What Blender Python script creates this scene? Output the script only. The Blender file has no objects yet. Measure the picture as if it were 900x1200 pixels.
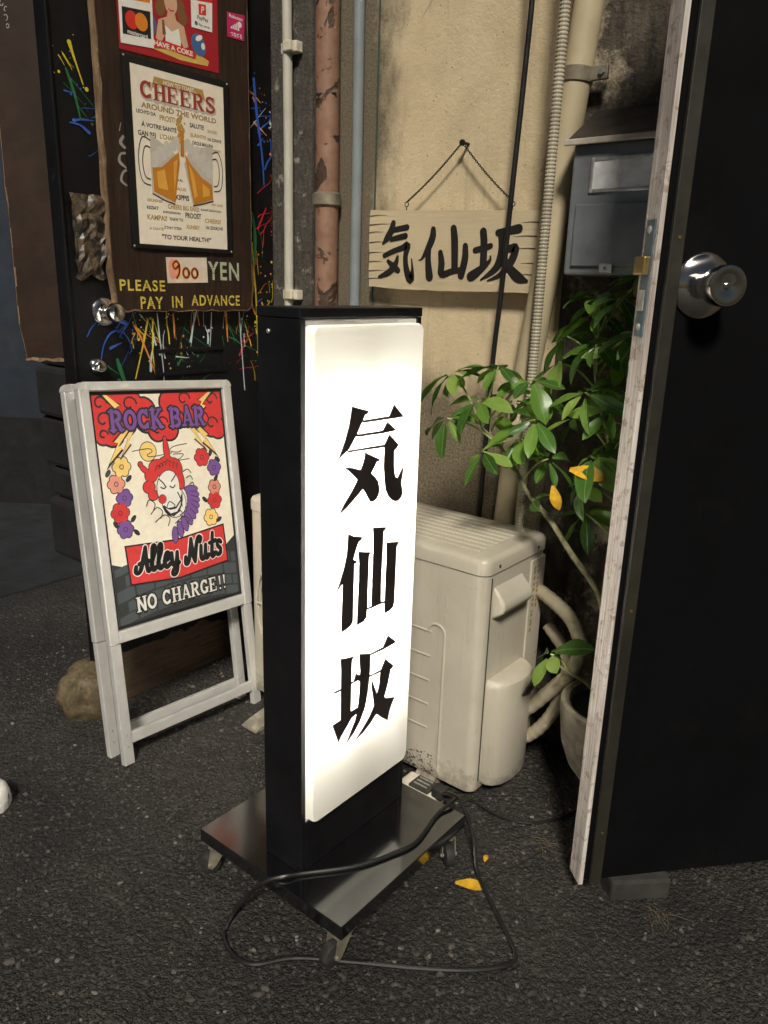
import bpy, bmesh, math, random
from mathutils import Vector, Matrix, noise
from mathutils.geometry import tessellate_polygon
R = math.radians
random.seed(7)
SC = bpy.context.scene
COL = SC.collection

# ------------------------------------------------------------------ camera
cam = bpy.data.cameras.new('camera')
cam.sensor_fit = 'VERTICAL'; cam.sensor_height = 36.0; cam.sensor_width = 27.0
cam.lens = 36.0 * 899.18 / 1200.0
cam.clip_start = 0.05; cam.clip_end = 200
co = bpy.data.objects.new('camera', cam); COL.objects.link(co)
yaw, pit, rol = R(38.507), R(16.351), R(1.721)
fwd = Vector((-math.sin(yaw)*math.cos(pit), math.cos(yaw)*math.cos(pit), -math.sin(pit)))
r0 = Vector((math.cos(yaw), math.sin(yaw), 0)); u0 = r0.cross(fwd)
upv = u0*math.cos(rol) - r0*math.sin(rol); rgt = r0*math.cos(rol) + u0*math.sin(rol)
co.matrix_world = Matrix(((rgt.x, upv.x, -fwd.x, 0), (rgt.y, upv.y, -fwd.y, 0), (rgt.z, upv.z, -fwd.z, 1.15), (0, 0, 0, 1)))
SC.camera = co

# ------------------------------------------------------------------ world, light, exposure
SUN_EL, SUN_AZ = 44.0, 143.0          # street light coming down the alley from behind the viewer's left
w = bpy.data.worlds.new('World'); SC.world = w; w.use_nodes = True
nt = w.node_tree; bg = nt.nodes['Background']
sky = nt.nodes.new('ShaderNodeTexSky'); sky.sky_type = 'NISHITA'; sky.sun_disc = False
sky.sun_elevation = R(SUN_EL); sky.sun_rotation = R(SUN_AZ)
nt.links.new(sky.outputs[0], bg.inputs[0]); bg.inputs[1].default_value = 0.007
sun = bpy.data.lights.new('sun', 'SUN'); sun.energy = 2.0; sun.angle = R(10); sun.color = (1.0, 0.925, 0.80)
so = bpy.data.objects.new('sun', sun); COL.objects.link(so)
d = Vector((math.sin(R(SUN_AZ))*math.cos(R(SUN_EL)), math.cos(R(SUN_AZ))*math.cos(R(SUN_EL)), math.sin(R(SUN_EL))))
so.rotation_euler = d.to_track_quat('Z', 'Y').to_euler(); so.location = (0, -2, 4)
SC.view_settings.view_transform = 'Standard'; SC.view_settings.look = 'None'
SC.view_settings.exposure = 0.85; SC.view_settings.gamma = 1.0; SC.view_settings.use_curve_mapping = False
SC.render.engine = 'CYCLES'
SC.cycles.use_denoising = True
SC.cycles.max_bounces = 7; SC.cycles.diffuse_bounces = 4; SC.cycles.sample_clamp_indirect = 20.0

# ------------------------------------------------------------------ materials
MATS = {}
class NT:
    def __init__(s, name):
        m = bpy.data.materials.new(name); m.use_nodes = True; s.m = m; s.t = m.node_tree; s.N = s.t.nodes
        s.p = s.N['Principled BSDF']; s.tc = s.N.new('ShaderNodeTexCoord'); MATS[name] = m
    def n(s, typ, **k):
        o = s.N.new('ShaderNode' + typ)
        for a, b in k.items(): setattr(o, a, b)
        return o
    def l(s, a, b): s.t.links.new(a, b)
    def co(s, scale=(1, 1, 1)):
        mp = s.n('Mapping'); s.l(s.tc.outputs['Object'], mp.inputs[0]); mp.inputs['Scale'].default_value = scale; return mp.outputs[0]
    def noise(s, scale, detail=6, rough=.6, vec=None, dist=0):
        o = s.n('TexNoise'); o.inputs['Scale'].default_value = scale; o.inputs['Detail'].default_value = detail
        o.inputs['Roughness'].default_value = rough; o.inputs['Distortion'].default_value = dist
        s.l(vec or s.tc.outputs['Object'], o.inputs['Vector']); return o.outputs[0]
    def vor(s, scale, feature='F1', vec=None, out=0):
        o = s.n('TexVoronoi', feature=feature); o.inputs['Scale'].default_value = scale
        s.l(vec or s.tc.outputs['Object'], o.inputs['Vector']); return o.outputs[out]
    def ramp(s, fac, stops):
        o = s.n('ValToRGB'); e = o.color_ramp.elements
        while len(e) < len(stops): e.new(.5)
        for k, (pos, c) in enumerate(stops):
            e[k].position = pos; e[k].color = (c, c, c, 1) if isinstance(c, (int, float)) else (*c, 1)
        s.l(fac, o.inputs[0]); return o.outputs[0]
    def mix(s, fac, a, b, mode='MIX'):
        o = s.n('Mix', data_type='RGBA', blend_type=mode)
        for sock, v in ((o.inputs[0], fac), (o.inputs[6], a), (o.inputs[7], b)):
            if isinstance(v, (int, float)): sock.default_value = v
            elif isinstance(v, tuple): sock.default_value = (*v, 1)
            else: s.l(v, sock)
        return o.outputs[2]
    def math(s, op, a, b=0.0):
        o = s.n('Math', operation=op)
        for sock, v in ((o.inputs[0], a), (o.inputs[1], b)):
            if isinstance(v, (int, float)): sock.default_value = v
            else: s.l(v, sock)
        return o.outputs[0]
    def sep(s):
        g = s.n('NewGeometry'); o = s.n('SeparateXYZ'); s.l(g.outputs['Position'], o.inputs[0]); return o.outputs
    def fin(s, col=None, rough=None, bump=None, bs=.3, bd=.01, metal=None):
        for k, v in (('Base Color', col), ('Roughness', rough), ('Metallic', metal)):
            if v is None: continue
            if isinstance(v, (int, float)): s.p.inputs[k].default_value = v
            elif isinstance(v, tuple): s.p.inputs[k].default_value = (*v, 1)
            else: s.l(v, s.p.inputs[k])
        if bump is not None:
            b = s.n('Bump'); b.inputs['Strength'].default_value = bs; b.inputs['Distance'].default_value = bd
            s.l(bump, b.inputs['Height']); s.l(b.outputs[0], s.p.inputs['Normal'])
        return s.m

def simple(name, col, rough=.5, metal=0.0, var=.25, scale=25, bs=0.0, bscale=None, dirt=None):
    s = NT(name); n = s.noise(scale, 5)
    dk = tuple(c*(1-var) for c in col); lt = tuple(min(1, c*(1+var*.6)) for c in col)
    c = s.mix(s.ramp(n, [(.35, 0.0), (.65, 1.0)]), dk, lt)
    if dirt:
        dc, lo, hi, dsc = dirt
        c = s.mix(s.ramp(s.noise(dsc, 8, .7), [(lo, 0.0), (hi, 1.0)]), c, dc)
    rr = s.ramp(s.noise(scale*1.7, 4), [(.3, max(0, rough-.08)), (.7, min(1, rough+.1))])
    s.fin(c, rr, s.noise(bscale or scale*6, 4) if bs else None, bs, .004, metal)
    return s.m

simple('black_paint', (.006, .006, .0075), .42, var=.3, scale=9, bs=.05, bscale=300)
simple('black_plate', (.006, .006, .007), .6, var=.2, scale=14, dirt=((.03, .027, .024), .70, .92, 16))
_p = MATS['black_plate'].node_tree.nodes['Principled BSDF']; _p.inputs['Coat Weight'].default_value = 1.0; _p.inputs['Coat IOR'].default_value = 2.6; _p.inputs['Coat Roughness'].default_value = .13; _p.inputs['Specular IOR Level'].default_value = 0.0
simple('door_black', (.0022, .0022, .003), .8, var=.3, scale=5, bs=.06, bscale=90, dirt=((.005, .005, .005), .55, .8, 7)).node_tree.nodes['Principled BSDF'].inputs['Specular IOR Level'].default_value = .12
simple('splash_black', (.006, .0058, .007), .5, var=.4, scale=6, bs=.15, bscale=40, dirt=((.03, .027, .024), .64, .8, 18)).node_tree.nodes['Principled BSDF'].inputs['Specular IOR Level'].default_value = .3
simple('rubber', (.02, .02, .02), .7, var=.3, scale=60, dirt=((.07, .06, .05), .5, .8, 40))
simple('cable_black', (.014, .014, .014), .38, scale=30)
simple('cable_green', (.02, .06, .045), .6, scale=30)
simple('zinc', (.66, .65, .62), .42, .8, var=.25, scale=40)
simple('brass', (.55, .40, .16), .4, 1.0, var=.2, scale=40)
simple('steel', (.62, .60, .58), .18, 1.0, var=.1, scale=30)
simple('aluminium', (.78, .77, .745), .36, .45, var=.06, scale=18, dirt=((.30, .28, .25), .66, .9, 30))
def acmat():
    s = NT('ac_ivory'); n = s.noise(5, 5); P = s.sep()
    c = s.mix(s.ramp(n, [(.35, 0.0), (.65, 1.0)]), (.48, .44, .355), (.56, .52, .43))
    c = s.mix(s.ramp(s.noise(7, 7, .7, s.co((5, 5, .45))), [(.56, 0.0), (.80, .45)]), c, (.27, .225, .16))
    c = s.mix(s.ramp(s.noise(26, 8, .75), [(.62, 0.0), (.74, .5)]), c, (.24, .20, .145))
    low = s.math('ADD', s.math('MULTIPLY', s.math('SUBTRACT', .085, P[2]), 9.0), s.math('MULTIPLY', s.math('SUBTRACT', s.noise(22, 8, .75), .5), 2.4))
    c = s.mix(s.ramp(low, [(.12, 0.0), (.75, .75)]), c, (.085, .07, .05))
    s.fin(c, s.ramp(s.noise(11, 5), [(.3, .28), (.7, .5)]), s.noise(3, 3), .08, .01)
acmat()
simple('ac_dark', (.05, .048, .04), .6, scale=20)
simple('pipe_wrap', (.46, .40, .28), .62, var=.2, scale=14, bs=.3, bscale=50, dirt=((.14, .12, .08), .6, .8, 20))
simple('duct', (.52, .44, .29), .5, var=.12, scale=7, bs=.12, bscale=26, dirt=((.20, .16, .10), .6, .85, 14))
simple('clamp_metal', (.30, .27, .20), .55, .5, var=.35, scale=30)
simple('white_pipe', (.50, .48, .41), .45, var=.12, scale=8, dirt=((.22, .20, .16), .62, .85, 12))
simple('clip_white', (.62, .58, .46), .5, var=.15, scale=30)
simple('grey_pipe', (.22, .255, .27), .42, var=.12, scale=10, dirt=((.12, .12, .11), .6, .85, 14))
simple('conduit', (.42, .38, .29), .5, var=.2, scale=12)
simple('mail_metal', (.22, .235, .25), .36, .2, var=.25, scale=10, bs=.03, bscale=200)
simple('mail_roof', (.035, .028, .024), .6, var=.3, scale=15, bs=.1, bscale=150)
simple('mail_paper', (.88, .89, .88), .5, var=.2, scale=(35))
simple('lip', (.5, .44, .37), .5, scale=20)
simple('leaf_yellow', (.62, .36, .02), .5, var=.3, scale=30)
simple('stone_pot', (.30, .26, .20), .85, var=.4, scale=18, bs=.4, bscale=60)
simple('olive_strip', (.022, .0205, .014), .55, var=.35, scale=14, bs=.1, bscale=60)
simple('lock_blue', (.20, .27, .33), .35, .8, var=.3, scale=30)
simple('far_plaster', (.016, .024, .038), .8, var=.35, scale=3, bs=.3, bscale=20, dirt=((.03, .035, .045), .5, .7, 4))  # dark bluish base colour stands in for the unlit alley end
simple('dark_stone', (.008, .008, .009), .9, var=.5, scale=9, bs=.6, bscale=25)
simple('slab', (.013, .015, .018), .85, var=.4, scale=8, bs=.4, bscale=40)
simple('shoe_white', (.85, .82, .79), .7, var=.1, scale=20)
simple('shoe_sole', (.68, .66, .62), .6, var=.1, scale=20)
simple('tap_white', (.78, .72, .60), .45, var=.12, scale=20, dirt=((.2, .17, .13), .6, .85, 20))
simple('block_grey', (.035, .034, .031), .95, var=.4, scale=20, bs=.5, bscale=70)
simple('straw', (.13, .10, .06), .8, scale=30)
simple('bark', (.24, .22, .12), .75, var=.45, scale=45, bs=.35, bscale=90)
simple('petiole', (.34, .42, .14), .5, var=.3, scale=30)
simple('chain', (.02, .018, .016), .55, .4, scale=40)
simple('ink_black', (.012, .011, .010), .55, scale=30)
simple('film_brown', (.028, .022, .022), .5, scale=20)
simple('lining', (.50, .49, .46), .8, var=.03, scale=20)
simple('foil', (.13, .09, .055), .42, .0, var=.6, scale=22, bs=.9, bscale=26, dirt=((.02, .018, .015), .46, .56, 24))
def paint(name, c, rough=.5, var=.05, scale=60): simple(name, c, rough, var=var, scale=scale)
for nm, c in dict(p_red=(.66, .045, .045), p_cream=(.86, .80, .66), p_purple=(.20, .09, .33), p_yellow=(.88, .62, .20), p_pink=(.75, .30, .22),
                  p_grey=(.075, .09, .10), p_dgrey=(.035, .038, .04), p_black=(.012, .011, .012), p_white=(.80, .78, .72), p_skin=(.62, .38, .25),
                  c_paper=(.80, .73, .60), c_red=(.32, .035, .02), c_gold=(.42, .27, .07), c_tan=(.33, .21, .09), c_ink=(.045, .04, .035), c_beer=(.52, .20, .018),
                  c_beer2=(.68, .36, .06), c_foam=(.56, .53, .47), c_glass=(.50, .47, .40), k_red=(.36, .012, .02), k_yellow=(.62, .42, .10), k_blue=(.05, .13, .30), k_orange=(.70, .22, .02),
                  k_mred=(.62, .03, .02), k_hair=(.20, .09, .03), k_pink=(.50, .02, .12), k_navy=(.02, .03, .12), s_yellow=(.62, .47, .07), s_mint=(.42, .46, .32),
                  d_blue=(.03, .10, .42), d_yellow=(.62, .50, .03), d_green=(.02, .14, .05), d_orange=(.65, .22, .03), d_white=(.50, .58, .60), d_red=(.45, .02, .03),
                  chalk=(.28, .27, .25), price=(.66, .56, .46)).items(): paint(nm, c)

def lit(name, col, strength):
    s = NT(name); s.p.inputs['Base Color'].default_value = (*col, 1)
    s.p.inputs['Emission Color'].default_value = (*col, 1); s.p.inputs['Emission Strength'].default_value = strength
lit('tube_light', (1.0, .985, .95), 33.0)
lit('lamp_light', (.70, .85, 1.0), 40.0)

def acrylic():
    s = NT('acrylic'); N = s.N
    tr = s.n('BsdfTranslucent'); tr.inputs[0].default_value = (.88, .855, .79, 1)
    df = s.n('BsdfDiffuse'); df.inputs[0].default_value = (.75, .73, .66, 1)
    gl = s.n('BsdfGlossy'); gl.inputs[0].default_value = (1, 1, 1, 1); gl.inputs[1].default_value = .15
    m1 = s.n('MixShader'); m1.inputs[0].default_value = .35; s.l(tr.outputs[0], m1.inputs[1]); s.l(df.outputs[0], m1.inputs[2])
    m2 = s.n('MixShader'); m2.inputs[0].default_value = .04; s.l(m1.outputs[0], m2.inputs[1]); s.l(gl.outputs[0], m2.inputs[2])
    s.l(m2.outputs[0], N['Material Output'].inputs[0]); N.remove(s.p)
acrylic()

def asphalt():
    s = NT('asphalt')
    big = s.noise(1.7, 5, .6); mid = s.noise(14, 6, .65); v = s.vor(230); v2 = s.vor(95)
    cid = s.n('TexVoronoi'); cid.inputs['Scale'].default_value = 230; s.l(s.tc.outputs['Object'], cid.inputs['Vector'])
    sepc = s.n('SeparateColor'); s.l(cid.outputs['Color'], sepc.inputs[0])
    base = s.mix(s.ramp(mid, [(.3, 0.0), (.7, 1.0)]), (.0165, .0148, .0136), (.047, .042, .0375))
    stones = s.mix(sepc.outputs[0], (.015, .0135, .0122), (.10, .088, .077))
    c = s.mix(s.ramp(sepc.outputs[1], [(.45, 0.0), (.75, .75)]), base, stones)
    c = s.mix(s.ramp(sepc.outputs[2], [(.99, 0.0), (.995, .7)]), c, (.20, .185, .165))
    c = s.mix(s.ramp(big, [(.38, .8), (.62, 0.0)]), c, (.014, .013, .0125))
    c = s.mix(s.ramp(s.noise(4.5, 7, .7), [(.60, 0.0), (.70, .5)]), c, (.085, .076, .066))
    h = s.math('ADD', s.math('MULTIPLY', s.ramp(v, [(0.0, 1.0), (.6, 0.0)]), .6), s.math('ADD', s.math('MULTIPLY', s.ramp(v2, [(0, 1.0), (.7, 0.0)]), .8), s.math('MULTIPLY', mid, .35)))
    s.fin(c, s.ramp(s.noise(60, 4), [(.3, .55), (.7, .9)]), h, 1.0, .007)
asphalt()
def gravel():
    s = NT('gravel_stone'); oi = s.n('NewGeometry'); rp = s.ramp(oi.outputs['Random Per Island'], [(0.0, (.02, .0175, .016)), (.6, (.045, .039, .034)), (.95, (.080, .071, .062)), (.995, (.19, .175, .155))])
    s.fin(rp, .75, s.noise(400, 3), .3, .002)
gravel()

def plaster():
    s = NT('plaster'); P = s.sep(); X, Z = P[0], P[2]
    big = s.noise(2.6, 6, .6); mid = s.noise(11, 7, .65); fine = s.noise(170, 4, .7)
    c = s.mix(s.ramp(big, [(.3, 0.0), (.7, 1.0)]), (.54, .435, .27), (.69, .58, .385))
    c = s.mix(s.ramp(mid, [(.45, 0.0), (.75, .35)]), c, (.34, .26, .15))
    # grime washed down the left side
    wob = s.math('MULTIPLY', s.math('SUBTRACT', s.noise(5, 7, .7, s.co((1.6, 1, .8))), .5), .34)
    left = s.ramp(s.math('ADD', s.math('MULTIPLY', s.math('ADD', X, 1.325), -6.0), s.math('MULTIPLY', wob, 6.0)), [(0.0, 0.0), (.6, .9)])
    c = s.mix(left, c, s.mix(s.ramp(fine, [(.4, 0.0), (.62, 1.0)]), (.055, .046, .034), (.15, .125, .085)))
    # splash-back grime low down
    low = s.ramp(s.math('ADD', s.math('MULTIPLY', s.math('SUBTRACT', .975, Z), 6.0), s.math('MULTIPLY', wob, 5.0)), [(0.0, 0.0), (.75, .92)])
    c = s.mix(low, c, s.mix(s.ramp(fine, [(.42, 0.0), (.6, 1.0)]), (.06, .05, .035), (.19, .155, .10)))
    # vertical runs and dark specks
    run = s.noise(9, 6, .7, s.co((3.2, 1, .22)))
    c = s.mix(s.ramp(run, [(.56, 0.0), (.76, .45)]), c, (.17, .14, .09))
    c = s.mix(s.ramp(s.vor(42), [(.06, .6), (.11, 0.0)]), c, (.12, .09, .06))
    c = s.mix(s.ramp(s.noise(7, 8, .75), [(.70, 0.0), (.74, .7)]), c, (.66, .60, .47))
    cr = s.vor(2.3, 'DISTANCE_TO_EDGE', s.mix(.12, s.tc.outputs['Object'], s.noise(6, 5)))
    crk = s.math('MULTIPLY', s.ramp(cr, [(.0, 1.0), (.006, 0.0)]), s.ramp(s.noise(1.9, 3), [(.54, 0.0), (.62, .45)]))
    c = s.mix(crk, c, (.12, .09, .05))
    h = s.math('ADD', s.math('MULTIPLY', fine, .5), s.math('ADD', s.math('MULTIPLY', s.noise(60, 5), .7), s.math('MULTIPLY', crk, -1.5)))
    s.fin(c, .85, h, .5, .006)
plaster()
def mottled(name, dark, mid, light, lo=.56, hi=.66, sc=7):
    s = NT(name); a = s.noise(sc, 9, .72); b = s.noise(sc*3.5, 7, .7, s.co((1.5, 1.5, .5)))
    c = s.mix(s.ramp(b, [(.35, 0.0), (.7, 1.0)]), dark, mid)
    c = s.mix(s.ramp(a, [(lo, 0.0), (hi, .85)]), c, light)
    s.fin(c, .9, s.math('ADD', s.noise(120, 5), s.math('MULTIPLY', a, 1.5)), .6, .008)
mottled('dark_concrete', (.030, .025, .020), (.13, .108, .08), (.46, .39, .28), .54, .64, 6)
mottled('pilaster', (.04, .035, .03), (.10, .09, .075), (.34, .31, .26), .57, .64, 16)
def rustpipe():
    s = NT('rust_pipe'); a = s.noise(11, 6, .6, dist=.6)
    c = s.mix(s.ramp(s.noise(30, 4), [(.3, 0.0), (.7, 1.0)]), (.20, .105, .068), (.29, .17, .115))
    c = s.mix(s.ramp(a, [(.565, 0.0), (.58, 1.0)]), c, s.mix(s.noise(90, 3), (.02, .014, .010), (.09, .045, .025)))
    s.fin(c, .6, s.ramp(a, [(.59, 1.0), (.625, 0.0)]), .5, .004)
rustpipe()
def wood(name, dark, light, edge, ax=(.8, 22, 1.2), scr=.66):
    s = NT(name); g = s.noise(6, 7, .65, s.co(ax)); big = s.noise(3, 4)
    c = s.mix(s.ramp(g, [(.3, 0.0), (.7, 1.0)]), dark, light)
    c = s.mix(s.ramp(big, [(.4, 0.0), (.8, .5)]), c, tuple(x*.5 for x in dark))
    c = s.mix(s.ramp(s.noise(42, 8, .75), [(scr, 0.0), (scr+.05, .6)]), c, edge)
    s.fin(c, .62, g, .25, .004); s.p.inputs['Specular IOR Level'].default_value = .3
wood('board_brown', (.016, .0085, .0055), (.048, .026, .016), (.22, .13, .07), (1, 14, 1.2), .67)
wood('board_edge', (.10, .055, .03), (.36, .25, .15), (.50, .38, .25), (9, 9, 3), .6)
wood('kick_wood', (.045, .03, .02), (.15, .10, .06), (.24, .17, .1), (1, 1.2, 12), .64)
wood('door_edge', (.33, .27, .23), (.84, .80, .76), (.22, .13, .08), (34, 34, .9), .545)
wood('pale_sign', (.56, .465, .305), (.61, .51, .34), (.40, .31, .19), (.9, 9, 22), .76)
def leafmat():
    s = NT('leaf'); oi = s.n('ObjectInfo'); c = s.ramp(oi.outputs['Random'], [(0.0, (.024, .075, .014)), (.4, (.075, .19, .028)), (.75, (.17, .32, .05)), (1.0, (.32, .44, .10))])
    vein = s.noise(60, 3); c = s.mix(s.ramp(vein, [(.45, 0.0), (.75, .3)]), c, (.12, .22, .05))
    sp_ = s.n('SeparateXYZ'); s.l(s.tc.outputs['Object'], sp_.inputs[0]); ay_ = s.math('ABSOLUTE', sp_.outputs[1])
    c = s.mix(s.ramp(s.math('MULTIPLY', ay_, 100.0), [(.05, .75), (.11, 0.0)]), c, (.26, .34, .12))
    sv = s.math('SINE', s.math('MULTIPLY', s.math('SUBTRACT', sp_.outputs[0], ay_), 900.0)); c = s.mix(s.ramp(sv, [(.85, 0.0), (1.0, .22)]), c, (.22, .32, .10))
    s.fin(c, .33); tr = s.n('BsdfTranslucent'); s.l(s.mix(1.0, c, (1.7, 1.8, .8), 'MULTIPLY'), tr.inputs[0])
    m = s.n('MixShader'); m.inputs[0].default_value = .32; s.l(s.p.outputs[0], m.inputs[1]); s.l(tr.outputs[0], m.inputs[2])
    s.l(m.outputs[0], s.N['Material Output'].inputs[0])
leafmat()
def brushed():
    s = NT('brushed'); s.p.inputs['Anisotropic'].default_value = .85
    s.fin((.50, .48, .46), .16, None, metal=1.0)
brushed()

# ------------------------------------------------------------------ building helpers
OFF = {}
class MB:
    def __init__(s): s.v = []; s.f = []
    def add(s, vs, fs):
        b = len(s.v); s.v += [tuple(x) for x in vs]; s.f += [tuple(i+b for i in f) for f in fs]; return s
    def box(s, x0, x1, y0, y1, z0, z1):
        return s.add([(x0,y0,z0),(x1,y0,z0),(x1,y1,z0),(x0,y1,z0),(x0,y0,z1),(x1,y0,z1),(x1,y1,z1),(x0,y1,z1)],
                     [(0,3,2,1),(4,5,6,7),(0,1,5,4),(1,2,6,5),(2,3,7,6),(3,0,4,7)])
    def tube(s, pts, r, n=10, cap=True):
        pts = [Vector(p) for p in pts]; rs = r if isinstance(r, (list, tuple)) else [r]*len(pts)
        b = len(s.v); up = None; N = len(pts)
        for i, p in enumerate(pts):
            t = (pts[min(i+1, N-1)] - pts[max(i-1, 0)]).normalized()
            if up is None: up = Vector((0, 0, 1)) if abs(t.z) < .9 else Vector((1, 0, 0))
            sd = t.cross(up).normalized(); up = sd.cross(t).normalized()
            for k in range(n):
                a = 2*math.pi*k/n; s.v.append(tuple(p + (sd*math.cos(a) + up*math.sin(a))*rs[i]))
        for i in range(N-1):
            for k in range(n):
                a = b+i*n+k; c = b+i*n+(k+1) % n; s.f.append((a, c, c+n, a+n))
        if cap: s.f.append(tuple(b+k for k in range(n))[::-1]); s.f.append(tuple(b+(N-1)*n+k for k in range(n)))
        return s
    def lathe(s, o, ax, prof, n=32):      # prof: list of (distance along axis, radius)
        o = Vector(o); ax = Vector(ax).normalized(); e = ax.orthogonal().normalized(); g = ax.cross(e); b = len(s.v)
        for (h, r) in prof:
            for k in range(n):
                a = 2*math.pi*k/n; s.v.append(tuple(o + ax*h + (e*math.cos(a)+g*math.sin(a))*r))
        for i in range(len(prof)-1):
            for k in range(n): a = b+i*n+k; c = b+i*n+(k+1) % n; s.f.append((a, c, c+n, a+n))
        s.f.append(tuple(b+k for k in range(n))[::-1]); s.f.append(tuple(b+(len(prof)-1)*n+k for k in range(n)))
        return s
    def poly(s, pts, fn):                 # flat polygon, fn maps 2d to 3d
        tr = tessellate_polygon([[Vector((p[0], p[1], 0)) for p in pts]])
        ar = sum(pts[i][0]*pts[(i+1) % len(pts)][1]-pts[(i+1) % len(pts)][0]*pts[i][1] for i in range(len(pts)))
        fs = []
        for t in tr:
            (ax, ay), (bx, by), (cx, cy) = [(pts[i][0], pts[i][1]) for i in t]
            fs.append(tuple(t) if (bx-ax)*(cy-ay)-(cx-ax)*(by-ay) > 0 else tuple(t)[::-1])
        if getattr(s, 'flat', False): fn = lifted(fn)
        return s.add([fn(*p[:2]) for p in pts], fs)
    def prism(s, pts, f0, f1):            # polygon swept from map f0 to map f1
        n = len(pts); b = len(s.v)
        s.v += [tuple(f0(*p)) for p in pts] + [tuple(f1(*p)) for p in pts]
        for t in tessellate_polygon([[Vector((p[0], p[1], 0)) for p in pts]]):
            s.f.append(tuple(b+i for i in t)); s.f.append(tuple(b+n+i for i in t)[::-1])
        for i in range(n): j = (i+1) % n; s.f.append((b+i, b+j, b+n+j, b+n+i))
        return s
    def build(s, name, mat, par=None, smooth=False, bevel=0.0, seg=2, world=True):
        me = bpy.data.meshes.new(name)
        off = OFF.get(par.name, Vector((0, 0, 0))) if (par and world) else Vector((0, 0, 0))
        me.from_pydata([(Vector(v)-off) for v in s.v], [], s.f)
        bm = bmesh.new(); bm.from_mesh(me)
        if s.f and not getattr(s, 'flat', False): bmesh.ops.recalc_face_normals(bm, faces=bm.faces)
        bm.to_mesh(me); bm.free()
        me.materials.append(MATS[mat])
        o = bpy.data.objects.new(name, me); COL.objects.link(o)
        if par: o.parent = par; OFF[o.name] = OFF.get(par.name, Vector((0, 0, 0)))
        if smooth:
            for p in me.polygons: p.use_smooth = True
            try: me.set_sharp_from_angle(angle=R(40))
            except Exception: pass
        if bevel:
            b = o.modifiers.new('bevel', 'BEVEL'); b.width = bevel; b.segments = seg; b.limit_method = 'ANGLE'; b.angle_limit = R(40)
        return o

def tag(o, label=None, cat=None, group=None, kind=None):
    if label: o['label'] = label
    if cat: o['category'] = cat
    if group: o['group'] = group
    if kind: o['kind'] = kind
    return o
def thing(name, label, cat, loc=(0, 0, 0), group=None):
    o = bpy.data.objects.new(name, None); COL.objects.link(o); o.location = loc; o.empty_display_size = .05
    OFF[o.name] = Vector(loc); return tag(o, label, cat, group)

def ribbon(pts):                           # brush stroke: [(x, y, width)] -> outline polygon
    L = []; Rr = []; n = len(pts)
    for i in range(n):
        a = pts[max(i-1, 0)]; b = pts[min(i+1, n-1)]; dx, dy = b[0]-a[0], b[1]-a[1]; l = math.hypot(dx, dy) or 1
        nx, ny = -dy/l, dx/l; x, y, wd = pts[i]; L.append((x+nx*wd/2, y+ny*wd/2)); Rr.append((x-nx*wd/2, y-ny*wd/2))
    return L, Rr
LIFT = [0]
def lifted(fn):                            # every piece of print sits a hair above the one before it, never in the same plane
    o = Vector(fn(0, 0)); n = (Vector(fn(1, 0))-o).cross(Vector(fn(0, 1))-o).normalized(); LIFT[0] = (LIFT[0]+1) % 13; k = n*(LIFT[0]*1.1e-5)
    return lambda a, b: tuple(Vector(fn(a, b))+k)
def stroke(mb, pts, fn, caps=True):
    fn = lifted(fn); L, Rr = ribbon(pts); n = len(pts)
    mb.add([fn(*q) for q in L]+[fn(*q) for q in Rr], [(n+i, n+i+1, i+1, i) for i in range(n-1)])
    if caps:
        for (x, y, wd), (px, py, _) in ((pts[0], pts[1]), (pts[-1], pts[-2])):
            a0 = math.atan2(y-py, x-px)-math.pi/2
            q = [(x+wd/2*math.cos(a0+k*math.pi/6), y+wd/2*math.sin(a0+k*math.pi/6)) for k in range(7)]; mb.add([fn(*v) for v in q], [tuple(range(7))])
def smooth_pts(pts, n=4):
    out = []
    for i in range(len(pts)-1):
        p = [pts[max(i-1, 0)], pts[i], pts[i+1], pts[min(i+2, len(pts)-1)]]
        for k in range(n):
            t = k/n
            out.append(tuple(.5*((2*b)+(-a+c)*t+(2*a-5*b+4*c-e)*t*t+(-a+3*b-3*c+e)*t**3) for a, b, c, e in zip(*p)))
    out.append(tuple(pts[-1])); return out
def disc(cx, cy, rx, ry=None, rot=0, n=18):
    ry = ry or rx; c, s_ = math.cos(rot), math.sin(rot)
    return [(cx+rx*math.cos(a)*c-ry*math.sin(a)*s_, cy+rx*math.cos(a)*s_+ry*math.sin(a)*c) for a in (2*math.pi*k/n for k in range(n))]
class FMB(MB): flat = True                 # flat print: keeps the winding it was given

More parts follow.
